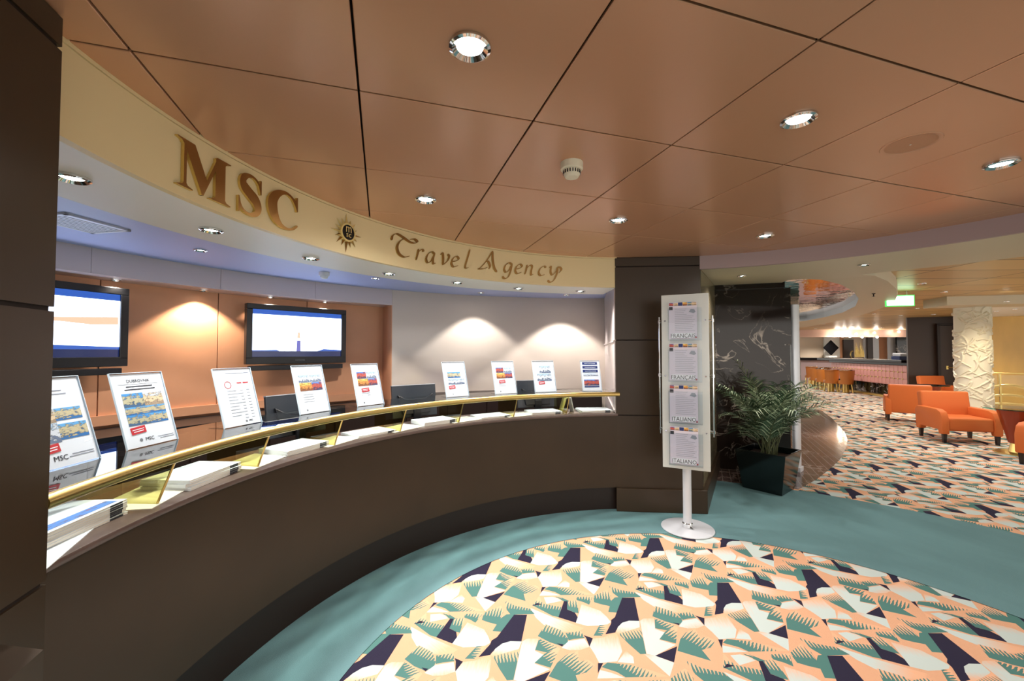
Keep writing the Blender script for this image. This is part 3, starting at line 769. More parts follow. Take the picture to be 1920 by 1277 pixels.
def nib(pts, w=.085, ang=35, mn=.026):
    c = catmull([(*p, 0) for p in pts], 8); o = []
    for i in range(len(c)):
        a, bb = c[max(i - 1, 0)], c[min(i + 1, len(c) - 1)]; ph = atan2(bb[1] - a[1], bb[0] - a[0])
        k = min(1, min(i, len(c) - 1 - i) / 3 + .25)
        o.append((c[i][0], c[i][1], max(mn, w * abs(sin(ph - R(ang)))) * k))
    q = []
    L_, R_ = [], []
    for i in range(len(o)):
        a, bb = o[max(i - 1, 0)], o[min(i + 1, len(o) - 1)]; dx, dy = bb[0] - a[0], bb[1] - a[1]; l = hypot(dx, dy) or 1
        w_ = o[i][2] / 2; L_.append((o[i][0] - dy / l * w_, o[i][1] + dx / l * w_)); R_.append((o[i][0] + dy / l * w_, o[i][1] - dx / l * w_))
    return [[L_[i], L_[i + 1], R_[i + 1], R_[i]] for i in range(len(o) - 1)]
Mp = [[(.115, .03), (.165, .03), (.165, .93), (.115, .93)], [(0, 0), (.28, 0), (.28, .02), (.19, .055), (.165, .1), (.115, .1), (.09, .055), (0, .02)],
      [(0, 1), (.31, 1), (.25, .9), (.165, .85), (.115, .9), (.07, .96), (0, .98)], [(.12, 1), (.31, 1), (.555, .30), (.47, 0), (.445, 0), (.13, .88)],
      [(.45, 0), (.475, 0), (.80, 1), (.735, 1), (.45, .1)], [(.70, .03), (.89, .03), (.89, .97), (.70, .97)],
      [(.59, 0), (1, 0), (1, .02), (.92, .05), (.89, .1), (.70, .1), (.67, .05), (.59, .02)], [(.73, 1), (1, 1), (1, .98), (.92, .95), (.89, .9), (.70, .9)]]
Sp = strokew([(.90, .66, .03), (.87, .80, .07), (.72, .94, .06), (.48, .975, .08), (.25, .86, .2), (.24, .68, .27), (.47, .54, .29), (.70, .42, .3), (.80, .25, .27), (.70, .08, .14), (.45, .025, .06), (.22, .08, .07), (.1, .22, .07), (.07, .36, .03)], 8) + \
     [[(.82, .80), (.89, .98), (.93, .98), (.93, .62), (.89, .62)], [(.05, 0), (.09, 0), (.16, .15), (.09, .38), (.05, .38)]]
Cp = strokew([(.93, .62, .03), (.88, .78, .08), (.74, .93, .07), (.55, .98, .08), (.32, .88, .18), (.16, .68, .27), (.14, .45, .3), (.24, .2, .24), (.42, .05, .12), (.62, .015, .06), (.80, .06, .06), (.95, .19, .045)], 8) + \
     [[(.85, .82), (.91, .98), (.955, .98), (.955, .58), (.92, .58)]]
def placep(pl, s0, w_, z0, h): return [[(s0 + x * w_, z0 + y * h) for x, y in q] for q in pl]
t = empty('sign_lettering', 'large gold serif letters MSC on the cream curved fascia', 'sign', arc(152, RR, 2.18))
def keep_world(o, t):
    o.matrix_parent_inverse = Matrix.Translation(t.location).inverted()
for pl, s0, w_, z0, h in ((Mp, .796, .268, 2.085, .187), (Sp, 1.10, .152, 2.086, .190), (Cp, 1.283, .20, 2.086, .190)):
    o = sign_obj('letter', placep(pl, s0, w_, z0, h), t, 'goldmatte', 'goldedge', .014); keep_world(o, t)
G = {
 'T': [[(.0, .60), (.04, .80), (.20, .93), (.48, .86), (.80, .73), (1.02, .73), (1.12, .82), (1.0, .90), (.80, .85)], [(.60, .84), (.38, .66), (.28, .38), (.38, .12), (.62, .02), (.86, .12)]],
 'r': [[(.14, .52), (.11, .25), (.06, 0)], [(.10, .3), (.22, .46), (.34, .52), (.42, .44)]],
 'a': [[(.46, .46), (.30, .52), (.12, .38), (.05, .15), (.14, .0), (.32, .10), (.44, .38)], [(.48, .52), (.42, .2), (.46, .0), (.58, .05)]],
 'v': [[(.0, .44), (.10, .52), (.16, .3), (.18, .0)], [(.18, .0), (.40, .22), (.46, .44), (.36, .52)]],
 'e': [[(.08, .24), (.30, .30), (.42, .42), (.30, .52), (.12, .40), (.05, .16), (.18, .0), (.44, .10)]],
 'l': [[(.30, 1.0), (.20, .5), (.12, .08), (.20, .0), (.32, .06)]],
 'A': [[(.72, 1.04), (.50, .60), (.20, .18), (-.02, .02)], [(.72, 1.04), (.78, .6), (.92, .18), (1.1, -.02)], [(-.02, .02), (.26, .06), (.52, .16)], [(.36, .42), (.52, .46), (.66, .26), (.62, .10)]],
 'g': [[(.46, .46), (.30, .52), (.12, .38), (.06, .16), (.16, .02), (.34, .12), (.46, .44)], [(.48, .52), (.44, .10), (.34, -.22), (.14, -.32), (.0, -.22)]],
 'n': [[(.12, .52), (.09, .2), (.04, 0)], [(.09, .28), (.28, .50), (.42, .46), (.40, .2), (.42, 0), (.54, .05)]],
 'c': [[(.44, .44), (.32, .52), (.12, .38), (.05, .15), (.18, .0), (.42, .08)]],
 'y': [[(.02, .44), (.12, .52), (.14, .22), (.26, .08), (.46, .30), (.52, .52)], [(.52, .52), (.5, .12), (.36, -.22), (.16, -.32), (.02, -.22)], [(.52,.52),(.66,.50),(.74,.38),(.62,.2)]],
}
t = empty('sign_lettering', 'smaller gold calligraphic words Travel Agency on the cream fascia', 'sign', arc(108, RR, 2.18))
for ch, s0, zz, k in (('T', 2.183, 2.12, 1), ('r', 2.40, 2.12, 1), ('a', 2.49, 2.118, 1), ('v', 2.622, 2.12, 1.05), ('e', 2.722, 2.12, 1.0), ('l', 2.842, 2.125, .95),
                  ('A', 2.985, 2.128, 1), ('g', 3.225, 2.13, 1), ('e', 3.335, 2.13, .98), ('n', 3.432, 2.13, 1), ('c', 3.565, 2.13, 1), ('y', 3.665, 2.13, 1.02)):
    h = .166 * k; pls = []
    for st in G[ch]:
        pls += nib(st, .125 if ch in 'TA' else .12, mn=.034)
    pls = [[(s0 + (x * (1.18 if ch == 'T' else 1) + .12 * y) * h, zz + y * h) for x, y in q] for q in pls]
    o = sign_obj('letter', pls, t, 'goldmatte', 'goldedge', .008); keep_world(o, t)
# emblem
s0, z0 = 1.832, 2.182
t = empty('sun_emblem', 'gold sun emblem with a black disc reading msc on the cream fascia', 'emblem', cylpt(s0, z0, 0))
b = MB()
for k in range(16):
    a = 2 * pi * k / 16; rr = .12 if k % 4 == 0 else (.104 if k % 2 == 0 else .092)
    for sg in (-1, 1):
        tip = (s0 + rr * sin(a), z0 + rr * cos(a)); ridge = (s0 + .05 * sin(a), z0 + .05 * cos(a)); sd = (s0 + .054 * sin(a + sg * .17), z0 + .054 * cos(a + sg * .17))
        b.add([cylpt(*tip, .003), cylpt(*ridge, .022), cylpt(*sd, .004)], [(0, 1, 2)], 0 if sg < 0 else 1)
me = b.build('ray', ['goldpaint', 'goldmatte'], t); keep_world(me, t)
def ell(r0, r1, dep, n=40):
    b = MB(); vs = [cylpt(s0 + r * sin(2 * pi * i / n), z0 + r * cos(2 * pi * i / n), dp) for r, dp in ((r0, dep), (r1, dep), (r1, .001)) for i in range(n)]
    b.add(vs, [(j * n + i, j * n + (i + 1) % n, (j + 1) * n + (i + 1) % n, (j + 1) * n + i) for j in range(2) for i in range(n)]); return b
o = ell(.046, .056, .024).build('ring', 'goldpaint', t); keep_world(o, t)
o = ell(.0005, .047, .021).build('disc', 'black', t); keep_world(o, t)
th = 180 - s0 / 2.39 * 180 / pi
rot = Matrix.Translation(arc(th, RR - .027, z0)) @ Matrix.Rotation(face_right(th), 4, 'Z') @ Matrix.Rotation(pi / 2, 4, 'X')
o = text_mesh('letter', 'm', .075, 'goldpaint', t, rot @ Matrix.Translation((0, .0, 0)), .001, sx=.85); keep_world(o, t)
o = text_mesh('letter', 'sc', .05, 'goldpaint', t, rot @ Matrix.Translation((0, -.030, 0)), .001); keep_world(o, t)

# ================================================================== TELEVISIONS
def television(c0, c1, ztop, zbot, label, logo, tower, wfull=None):
    """hung between two XY points (left, right) in front of the tan wall"""
    a, c = Vector(c0), Vector(c1); d = (c - a).normalized(); w_ = (c - a).length if wfull is None else wfull
    ctr = c - d * w_ / 2; ang = atan2(d.y, d.x); h = ztop - zbot
    t = empty('television', label, 'television', (ctr.x, ctr.y, zbot), ang)
    mx = None
    b = MB(); bz = .055
    b.box(-w_ / 2, w_ / 2, -.035, .04, 0, bz + .02); b.box(-w_ / 2, w_ / 2, -.035, .04, h - bz, h); b.box(-w_ / 2, -w_ / 2 + bz, -.035, .04, bz, h - bz); b.box(w_ / 2 - bz, w_ / 2, -.035, .04, bz, h - bz)
    b.box(-w_ / 2 + .02, w_ / 2 - .02, .03, .06, .02, h - .02)
    b.build('bezel', 'black', t, bevel=.004)
    x0, x1, y0, y1 = -w_ / 2 + bz, w_ / 2 - bz, bz + .02, h - bz; W_, H_ = x1 - x0, y1 - y0; yy = -.02
    b = MB()
    b.box(x0, x1, yy, yy + .02, y0, y0 + H_ * .12, 2); b.box(x0, x1, yy, yy + .02, y0 + H_ * .12, y0 + H_ * .90, 0); b.box(x0, x1, yy, yy + .02, y0 + H_ * .90, y1, 1)
    if tower:
        b.add([(x0 + W_ * .462, yy - .001, y0 + H_ * .12), (x0 + W_ * .51, yy - .001, y0 + H_ * .12), (x0 + W_ * .507, yy - .001, y0 + H_ * .36), (x0 + W_ * .468, yy - .001, y0 + H_ * .36)], [(0, 1, 2, 3)], 4)
        b.add([(x0 + W_ * .47, yy - .001, y0 + H_ * .41), (x0 + W_ * .505, yy - .001, y0 + H_ * .41), (x0 + W_ * .5, yy - .001, y0 + H_ * .54), (x0 + W_ * .475, yy - .001, y0 + H_ * .54)], [(0, 1, 2, 3)], 3)
        b.add([(x0 + W_ * .0, yy - .001, y0 + H_ * .12), (x0 + W_ * .28, yy - .001, y0 + H_ * .12), (x0 + W_ * .25, yy - .001, y0 + H_ * .15), (x0, yy - .001, y0 + H_ * .14)], [(0, 1, 2, 3)], 1)
        b.add([(x0 + W_ * .70, yy - .001, y0 + H_ * .12), (x0 + W_, yy - .001, y0 + H_ * .12), (x0 + W_, yy - .001, y0 + H_ * .15), (x0 + W_ * .78, yy - .001, y0 + H_ * .17)], [(0, 1, 2, 3)], 1)
    else:
        pl = [(.35, .52), (.5, .58), (.7, .60), (.99, .64), (.99, .52), (.8, .50), (.6, .53)]
        b.add([(x0 + W_ * u, yy - .001, y0 + H_ * v) for u, v in pl], [tuple(range(len(pl)))], 3)
        b.add([(x0, yy - .001, y0 + H_ * .12), (x0 + W_, yy - .001, y0 + H_ * .12), (x0 + W_, yy - .001, y0 + H_ * .16), (x0 + W_ * .5, yy - .001, y0 + H_ * .19), (x0, yy - .001, y0 + H_ * .14)], [(0, 1, 2, 3, 4)], 1)
    b.build('screen', ['tvwhite', 'tvblue', 'tvnavy', 'tvtan', 'tvpurple'], t)
    b = MB(); b.box(-w_ / 2 + .03, w_ / 2 - .03, -.02, .03, -.065, -.015); b.build('speaker_bar', 'black', t, bevel=.004)
    b = MB(); b.box(-.15, .15, .04, .12, h * .3, h * .7); b.build('wall_mount', 'black', t)
    if logo: text_mesh('logo', 'SAMSUNG', .022, 'grey', t, Matrix.Translation((0, -.0365, .03)) @ Matrix.Rotation(pi / 2, 4, 'X'))
    return t
def cylhit(px, py, rad_):
    u = (px - 960) / FPX; v = -(py - 638.5) / FPX; cp, sp = cos(PIT), sin(PIT); yf = cp - v * sp; dz = sp + v * cp
    X = u * cos(YAW) + yf * sin(YAW); Y = -u * sin(YAW) + yf * cos(YAW)
    A = X * X + Y * Y; B = -2 * (X * CX + Y * CY); C_ = CX * CX + CY * CY - rad_ * rad_; t_ = (-B + math.sqrt(B * B - 4 * A * C_)) / 2 / A
    return X * t_, Y * t_, HC + dz * t_
l_, r_ = cylhit(461, 568, 4.68), cylhit(647, 582, 4.68)
television(l_[:2], r_[:2], 1.945, 1.325, 'wall television showing a tower, right of the other television', True, True)
r_ = cylhit(238, 541, 4.70); th = math.degrees(atan2(r_[1] - CY, r_[0] - CX))
l_ = arc(th + 12.6, 4.70)
television(l_, r_[:2], 1.965, 1.335, 'wall television half hidden by the left pillar', False, False)

# ================================================================== POSTERS ON THE GLASS SHELF
def printed(b, x0, x1, y0, y1, mi): b.box(x0, x1, -.0012, -.0004, y0, y1, mi)
def photo_mat(name, sky, mid, low, seed):
    m = bpy.data.materials.new(name); m.use_nodes = True; nt = m.node_tree; b = nt.nodes['Principled BSDF']; b.inputs['Roughness'].default_value = .5
    tc = nt.nodes.new('ShaderNodeTexCoord'); n = nt.nodes.new('ShaderNodeTexNoise'); n.noise_dimensions = '4D'; n.inputs['W'].default_value = seed; n.inputs['Scale'].default_value = 5; n.inputs['Detail'].default_value = 7; n.inputs['Roughness'].default_value = .65
    se = nt.nodes.new('ShaderNodeSeparateXYZ'); ma = nt.nodes.new('ShaderNodeMath'); ma.operation = 'MULTIPLY_ADD'; ma.inputs[1].default_value = 2.2
    nt.links.new(tc.outputs['Generated'], n.inputs['Vector']); nt.links.new(tc.outputs['Generated'], se.inputs[0]); nt.links.new(n.outputs[0], ma.inputs[0]); nt.links.new(se.outputs[2], ma.inputs[2])
    r = nt.nodes.new('ShaderNodeValToRGB'); dk = tuple(int(v * .45) for v in mid)
    for e_, p, c in ((r.color_ramp.elements[0], .25, low), (r.color_ramp.elements[1], .8, sky)): e_.position = p; e_.color = lin(c)
    for p, c in ((.47, low), (.50, dk), (.54, mid), (.66, mid), (.70, dk), (.73, sky)): e_ = r.color_ramp.elements.new(p); e_.color = lin(c)
    hv = nt.nodes.new('ShaderNodeMath'); hv.operation = 'MULTIPLY'; hv.inputs[1].default_value = .37; nt.links.new(ma.outputs[0], hv.inputs[0])
    nt.links.new(hv.outputs[0], r.inputs[0]); nt.links.new(r.outputs[0], b.inputs['Base Color']); return m
M['ph_sea'] = photo_mat('photo_sea_coast', (96, 170, 222), (206, 190, 150), (40, 112, 176), 1)
M['ph_coast'] = photo_mat('photo_rocky_coast', (70, 150, 214), (196, 186, 150), (70, 104, 140), 2)
M['ph_town'] = photo_mat('photo_old_town', (214, 220, 228), (232, 204, 164), (176, 150, 124), 3)
M['ph_city'] = photo_mat('photo_city', (84, 128, 200), (196, 90, 76), (70, 74, 110), 4)
M['ph_desert'] = photo_mat('photo_desert', (250, 212, 110), (226, 150, 76), (140, 84, 54), 5)
M['ph_pale'] = photo_mat('photo_pale', (186, 212, 232), (224, 226, 230), (110, 124, 150), 6)
ML = ['inkgrey', 'ink', 'red', 'navyprint']
TILT = R(17)
def poster(th, kind, label, w_=.21, h=.297, skew=0, r=2.575):
    t = empty('poster_holder', label, 'poster', arc(th, r, 1.0745), face_right(th) + skew, 'leaning posters on the glass shelf')
    mx = Matrix.Rotation(-TILT, 4, 'X')
    b = MB(); hw = w_ / 2
    b.box(-hw - .004, hw + .004, .0012, .0035, 0, h + .006, mx=mx); b.box(-hw - .004, hw + .004, -.0045, -.0022, .004, h + .006, mx=mx)
    b.build('acrylic_sleeve', 'acrylic', t)
    b = MB(); b.box(-hw - .004, hw + .004, -.004, .10, 0, .003); b.build('acrylic_foot', 'acrylic', t)
    b = MB()
    for x0 in (-hw - .0045, hw + .0035): b.box(x0, x0 + .001, -.0045, .0035, 0, h + .007, mx=mx)
    b.box(-hw - .0045, hw + .0045, -.0045, .0035, h + .006, h + .0075, mx=mx); b.build('acrylic_edge', 'edge', t)
    b = MB(); b.box(-hw, hw, -.0004, .0008, .003, h + .002, mx=mx); sh = b.build('paper_sheet', 'paper', t)
    def pic(x0, x1, y0, y1, m):
        b = MB(); b.box(-hw + x0 * w_, -hw + x1 * w_, -.0012, -.0005, y0 * h, y1 * h, mx=mx); b.build('printed_photo', m, t)
    def bars(rows, m='inkgrey'):
        b = MB()
        for x0, x1, y, th_ in rows: b.box(-hw + x0 * w_, -hw + x1 * w_, -.0012, -.0005, y * h, y * h + th_, mx=mx)
        b.build('printed_lines', m, t)
    def txt(s_, size, x, y, m='ink', al='CENTER'):
        text_mesh('printed_text', s_, size, m, t, mx @ Matrix.Translation((-hw + x * w_, -.0012, y * h)) @ Matrix.Rotation(pi / 2, 4, 'X'), .0002, al)
    def sticker(x, y, rot=-5):
        b = MB(); b.box(-.030, .030, -.0018, -.0013, -.014, .014, mx=mx @ Matrix.Translation((-hw + x * w_, 0, y * h)) @ Matrix.Rotation(R(rot), 4, 'Y')); o = b.build('red_sticker', 'red', t)
        b = MB(); b.box(-.024, .024, -.0022, -.0019, .002, .005, mx=mx @ Matrix.Translation((-hw + x * w_, 0, y * h)) @ Matrix.Rotation(R(rot), 4, 'Y')); b.box(-.02, .02, -.0022, -.0019, -.006, -.003, mx=mx @ Matrix.Translation((-hw + x * w_, 0, y * h)) @ Matrix.Rotation(R(rot), 4, 'Y')); b.build('sticker_lines', 'paper', o)
    def mark(x, y, k=1):
        b = MB(); b.lathe([(.003 * k, 0), (.0045 * k, 0)], 16, mx=mx @ Matrix.Translation((-hw + x * w_, -.0012, y * h)) @ Matrix.Rotation(pi / 2, 4, 'X'))
        b.lathe([(0, 0), (.0018 * k, 0)], 8, mx=mx @ Matrix.Translation((-hw + x * w_, -.0012, y * h)) @ Matrix.Rotation(pi / 2, 4, 'X')); b.build('printed_emblem', 'ink', t)
    if kind == 'dubrovnik':
        txt('DUBROVNIK', .017, .5, .89); bars([(.1, .9, .865, .0006)]); bars([(.24, .76, .825, .004), (.2, .8, .785, .004)], 'ink')
        pic(.12, .52, .55, .74, 'ph_coast'); pic(.52, .92, .55, .74, 'ph_town'); pic(.12, .92, .44, .55, 'ph_sea'); pic(.12, .55, .30, .44, 'ph_coast'); pic(.55, .92, .30, .44, 'ph_sea')
        sticker(.27, .235); mark(.28, .1, 1.4); txt('MSC', .019, .45, .08); bars([(.62, .95, .1, .0022), (.66, .95, .075, .0022)])
    elif kind == 'venice':
        bars([(.3, .7, .86, .0035), (.24, .76, .82, .0035)], 'inkgrey'); pic(.08, .5, .50, .66, 'ph_town'); pic(.5, .92, .52, .66, 'ph_sea'); pic(.05, .5, .28, .50, 'ph_pale'); pic(.5, .95, .30, .48, 'ph_sea')
        sticker(.3, .22); mark(.2, .1, 1.6); txt('MSC', .024, .42, .08); bars([(.6, .95, .12, .0028), (.55, .95, .095, .0028)])
    elif kind == 'table':
        bars([(.3, .78, .93, .003), (.8, .93, .93, .004)]); b = MB(); b.lathe([(.016, 0), (.019, 0)], 28, mx=mx @ Matrix.Translation((-hw + .3 * w_, -.0012, .73 * h)) @ Matrix.Rotation(pi / 2, 4, 'X')); b.build('red_ring', 'red', t)
        bars([(.55, .68, .745, .006), (.72, .87, .745, .006)], 'red')
        bars([(.25, .5 + .1 * (k % 3 == 1), .62 - k * .055, .0016) for k in range(9)] + [(.6, .68, .62 - k * .055, .0022) for k in range(10)] + [(.78, .86, .62 - k * .055, .0022) for k in range(10)])
        mark(.6, .07, 1.2); txt('MSC', .012, .72, .06)
    elif kind in ('four', 'foursticker'):
        pic(.14, .5, .66, .82, 'ph_pale' if kind == 'four' else 'ph_city'); pic(.52, .9, .66, .82, 'ph_pale'); pic(.14, .55, .48, .65, 'ph_desert'); pic(.55, .9, .48, .65, 'ph_city')
        bars([(.2, .55, .40 - k * .05, .0015) for k in range(4)]); mark(.25, .08, 1.1)
        if kind == 'foursticker': sticker(.38, .38)
    elif kind == 'plane':
        pic(.16, .75, .55, .72, 'ph_sea'); pic(.16, .9, .36, .52, 'ph_pale'); sticker(.3, .28); mark(.3, .08); bars([(.35, .7, .86, .002)])
    elif kind == 'people':
        pic(.3, .85, .62, .86, 'ph_pale'); pic(.16, .85, .36, .6, 'ph_pale'); sticker(.35, .3); bars([(.3, .7, .92, .002)])
    elif kind == 'banner':
        b = MB()
        for y in (.88, .75, .62): b.box(-hw + .08 * w_, hw - .1 * w_, -.0012, -.0005, y * h, (y + .09) * h, mx=mx)
        b.build('blue_banner', 'navyprint', t)
        bars([(.2, .8, .915, .006), (.2, .8, .785, .006), (.2, .8, .655, .006)], 'paper')
        pic(.1, .9, .5, .58, 'ph_pale'); pic(.1, .9, .18, .38, 'ph_city'); bars([(.1, .9, .12, .014)], 'navyprint')
    return t
poster(164.8, 'venice', 'leaning poster with gondola photos, cut off by the left pillar')
poster(157.7, 'dubrovnik', 'leaning poster headed DUBROVNIK with coast photos and a red sticker')
poster(147.6, 'table', 'leaning white poster with a red ring and columns of small print')
poster(137.2, 'four', 'leaning poster with four small photos and no sticker, before the right television')
poster(127.6, 'foursticker', 'leaning poster with four photos and a red sticker, right of the right television')
poster(110.2, 'plane', 'leaning poster with pale blue photos beside the uncovered black monitor')
poster(99.6, 'foursticker', 'leaning poster with four photos and red sticker before the beige wall')
poster(90.7, 'people', 'leaning poster with pale grey photos, second from the brown pillar')
poster(80.3, 'banner', 'narrow upright poster with three dark blue banners, next to the brown pillar', w_=.185)

# ================================================================== MONITORS, KEYBOARDS
def monitor(th, r, label, tilt=-8, yaw=0, w_=.43):
    t = empty('computer_monitor', label, 'monitor', arc(th, r, .74), face_right(th) + R(yaw), 'monitors behind the counter')
    # its back is turned to the customers (-Y)
    mx = Matrix.Translation((0, 0, .135)) @ Matrix.Rotation(R(tilt), 4, 'X')
    b = MB(); b.box(-w_ / 2, w_ / 2, -.01, .015, 0, .285, mx=mx); b.build('frame', 'monitor', t, bevel=.006)
    b = MB(); b.prism([(-.13, .03), (.13, .03), (.17, .20), (.10, .16), (-.10, .16), (-.17, .20)], .01, .035, mx=mx @ Matrix.Rotation(pi / 2, 4, 'X')); b.build('back_cover', 'black', t, bevel=.004)
    b = MB(); b.box(-w_ / 2 + .0, w_ / 2 - .0, -.012, .016, .281, .287, mx=mx); b.build('top_edge', 'grey', t)
    b = MB(); b.box(-w_ / 2 + .012, w_ / 2 - .012, .0155, .017, .012, .273, mx=mx); b.build('screen', 'tvblue', t)
    b = MB(); b.box(-.035, .035, -.04, -.02, 0, .22); b.build('stand', 'black', t, bevel=.004)
    b = MB(); b.cyl((0, -.02), .11, 0, .012, 28); b.build('foot', 'black', t, smooth=True)
    return t
monitor(133.6, 2.98, 'black monitor behind the poster with four small photos')
monitor(114.0, 2.98, 'black monitor standing free before the beige wall, left of a poster')
monitor(89.3, 2.98, 'black monitor half hidden by the poster with pale grey photos')
def keyboard(th, label):
    t = empty('keyboard', label, 'keyboard', arc(th, 3.24, .7405), face_right(th), 'keyboards on the desk')
    b = MB(); b.box(-.22, .22, -.07, .07, 0, .016); b.build('case', 'black', t, bevel=.003)
    b = MB()
    for i in range(14):
        for j in range(5): b.box(-.205 + i * .0293, -.181 + i * .0293, -.058 + j * .0235, -.039 + j * .0235, .016, .021)
    b.build('keys', 'grey', t)
keyboard(131.2, 'black keyboard on the desk under the poster with four small photos')
keyboard(113.0, 'black keyboard on the desk below the free standing monitor')
keyboard(90.0, 'black keyboard on the desk near the pillar end of the counter')
def computer(th, label, r=2.90):
    t = empty('computer_tower', label, 'computer', arc(th, r, .7405), face_right(th))
    b = MB(); b.box(-.17, .17, -.05, .05, 0, .1); b.build('case', 'black', t, bevel=.005)
    b = MB(); b.box(-.12, -.05, -.052, -.05, .03, .06); b.build('drive_slot', 'grey', t)
computer(122.6, 'flat black computer box on the desk behind the glass divider')
computer(104.5, 'flat black computer box on the desk before the beige wall')

# ================================================================== MAGAZINES AND LEAFLETS ON THE WORKTOP
ordn = ['topmost', 'second', 'third', 'fourth', 'fifth', 'sixth', 'seventh']
def mag_stack(th, n, where, r=2.56, yaw=0, thick=.007, top='paper', seed=0):
    rnd = random.Random(seed); g = 'magazines ' + where
    for k in range(n):
        z = .8855 + k * thick; i = n - 1 - k
        l = ('topmost white magazine of the stack ' if i == 0 else ordn[i] + ' magazine down in the stack ') + where
        t = empty('magazine', l, 'magazine', arc(th, r, z), face_right(th) + R(yaw + rnd.uniform(-3, 3)), g)
        w_, h_ = .297, .21
        b = MB(); b.box(-w_ / 2 + .002, w_ / 2, -h_ / 2 + .0015, h_ / 2 - .0015, .0008, thick - .0008); b.build('pages', 'paper2', t)
        b = MB(); b.box(-w_ / 2, w_ / 2 + .001, -h_ / 2, h_ / 2, thick - .0009, thick - .0002); b.box(-w_ / 2, w_ / 2 + .001, -h_ / 2, h_ / 2, 0, .0008)
        b.box(-w_ / 2 - .0006, -w_ / 2 + .002, -h_ / 2, h_ / 2, 0, thick - .0002, 0); b.build('cover', 'paper', t)
        b = MB()
        b.box(w_ / 2 - .07, w_ / 2 - .02, -h_ / 2 - .0006, -h_ / 2 + .0002, .0004, thick - .0006)
        b.build('spine_print', 'ink', t)
        if i == 0 and top == 'photo':
            b = MB(); b.box(-.12, .13, -.09, -.05, thick - .0001, thick + .0002); b.build('cover_photo', 'ph_city', t)
        if k == 0 or top: pass
mag_stack(166.2, 7, 'nearest the left pillar', top='photo', seed=1, yaw=2)
mag_stack(154.0, 6, 'under the shelf right of the DUBROVNIK poster', seed=2, yaw=4, r=2.55)
mag_stack(140.6, 4, 'below the poster with four small photos', seed=3, yaw=2)
mag_stack(128.2, 2, 'below the poster right of the television', seed=4)
mag_stack(115.4, 4, 'under the free standing monitor', seed=5, yaw=-2)
mag_stack(103.2, 2, 'below the poster before the beige wall', seed=6)
mag_stack(91.5, 3, 'below the poster with pale grey photos', seed=7)
mag_stack(80.2, 3, 'at the end of the counter against the pillar', seed=8)
def leaflet(th, r, yaw, label, m='paper2'):
    b = MB(); b.box(-.148, .148, -.105, .105, 0, .0025); o = b.build('leaflet', m, None); o.location = arc(th, r, .8853); o.rotation_euler = (0, 0, face_right(th) + R(yaw)); tag(o, label, 'leaflet', 'loose leaflets on the worktop')
leaflet(169.6, 2.50, 20, 'white leaflet by the worktop edge at the left pillar', 'paper')
leaflet(159.0, 2.545, 14, 'cream leaflet lying right of the first glass divider')
leaflet(146.8, 2.545, 12, 'pink and cream leaflet lying right of the second glass divider')
leaflet(135.0, 2.545, 10, 'cream leaflet lying right of the third glass divider')
leaflet(122.6, 2.545, 10, 'cream leaflet lying right of the fourth glass divider')
leaflet(110.0, 2.545, 8, 'cream leaflet lying right of the fifth glass divider')
leaflet(97.6, 2.545, 8, 'cream leaflet lying right of the sixth glass divider')
b = MB(); b.prism([(-.06, 0), (-.02, .13), (.03, .135), (.06, 0), (.056, 0), (.026, .13), (-.016, .126), (-.056, 0)], -.05, .05, mx=Matrix.Rotation(pi / 2, 4, 'X'))
o = b.build('table_tent_card', 'paper', None); o.location = arc(85.9, 2.60, .8853); o.rotation_euler = (0, 0, face_right(86)); tag(o, 'folded white tent card on the worktop near the pillar', 'card')

# ================================================================== BROCHURE STAND
bx, by = 2.405, 2.885
ang_st = -YAW - R(25.5)
t = empty('brochure_stand', 'silver floor stand with frosted panels holding language leaflets', 'stand', (bx, by, .0055), ang_st)
b = MB(); b.lathe([(0, .012), (.19, .012), (.203, .009), (.205, .004), (.203, 0), (0, 0)], 64); b.build('base_plate', 'steel', t, smooth=True)
b = MB(); b.cyl((0, 0), .033, .012, .60, 28); b.build('pole', 'steel', t, smooth=True)
b = MB(); b.lathe([(.033, .012), (.04, .013), (.04, .045), (.033, .05)], 28); b.tube([(.03, -.03, .02), (.05, -.05, .018)], .008, 8); b.build('collar', 'chrome', t, smooth=True)
ZB, ZT = .50, 1.915
for sg in (-1, 1):
    b = MB(); y0 = .075 * sg; b.box(-.178, .178, min(y0, y0 + .008 * sg), max(y0, y0 + .008 * sg), ZB, ZT)
    o = b.build('back_panel', 'frost', t, bevel=.003)
    o['label'] = 'front frosted panel' if sg < 0 else 'rear frosted panel'
b = MB(); b.box(-.05, .05, -.07, .07, .56, .60); b.cyl((0, 0), .03, .60, ZT - .03, 20); b.build('inner_pole', 'steel', t)
for sx in (-1, 1):
    b = MB(); b.tube([(sx * .205, 0, .76), (sx * .205, 0, 1.74)], .0065, 10); rd = b.build('side_rod', 'chrome', t, smooth=True)
    for z in (.80, 1.25, 1.70):
        b = MB(); b.tube([(sx * .205, 0, z), (sx * .15, -.09, z)], .006, 8); b.tube([(sx * .205, 0, z), (sx * .15, .09, z)], .006, 8); b.cyl((sx * .205, 0), .012, z - .012, z + .012, 12); b.build('rod_clamp', 'chrome', rd, smooth=True)
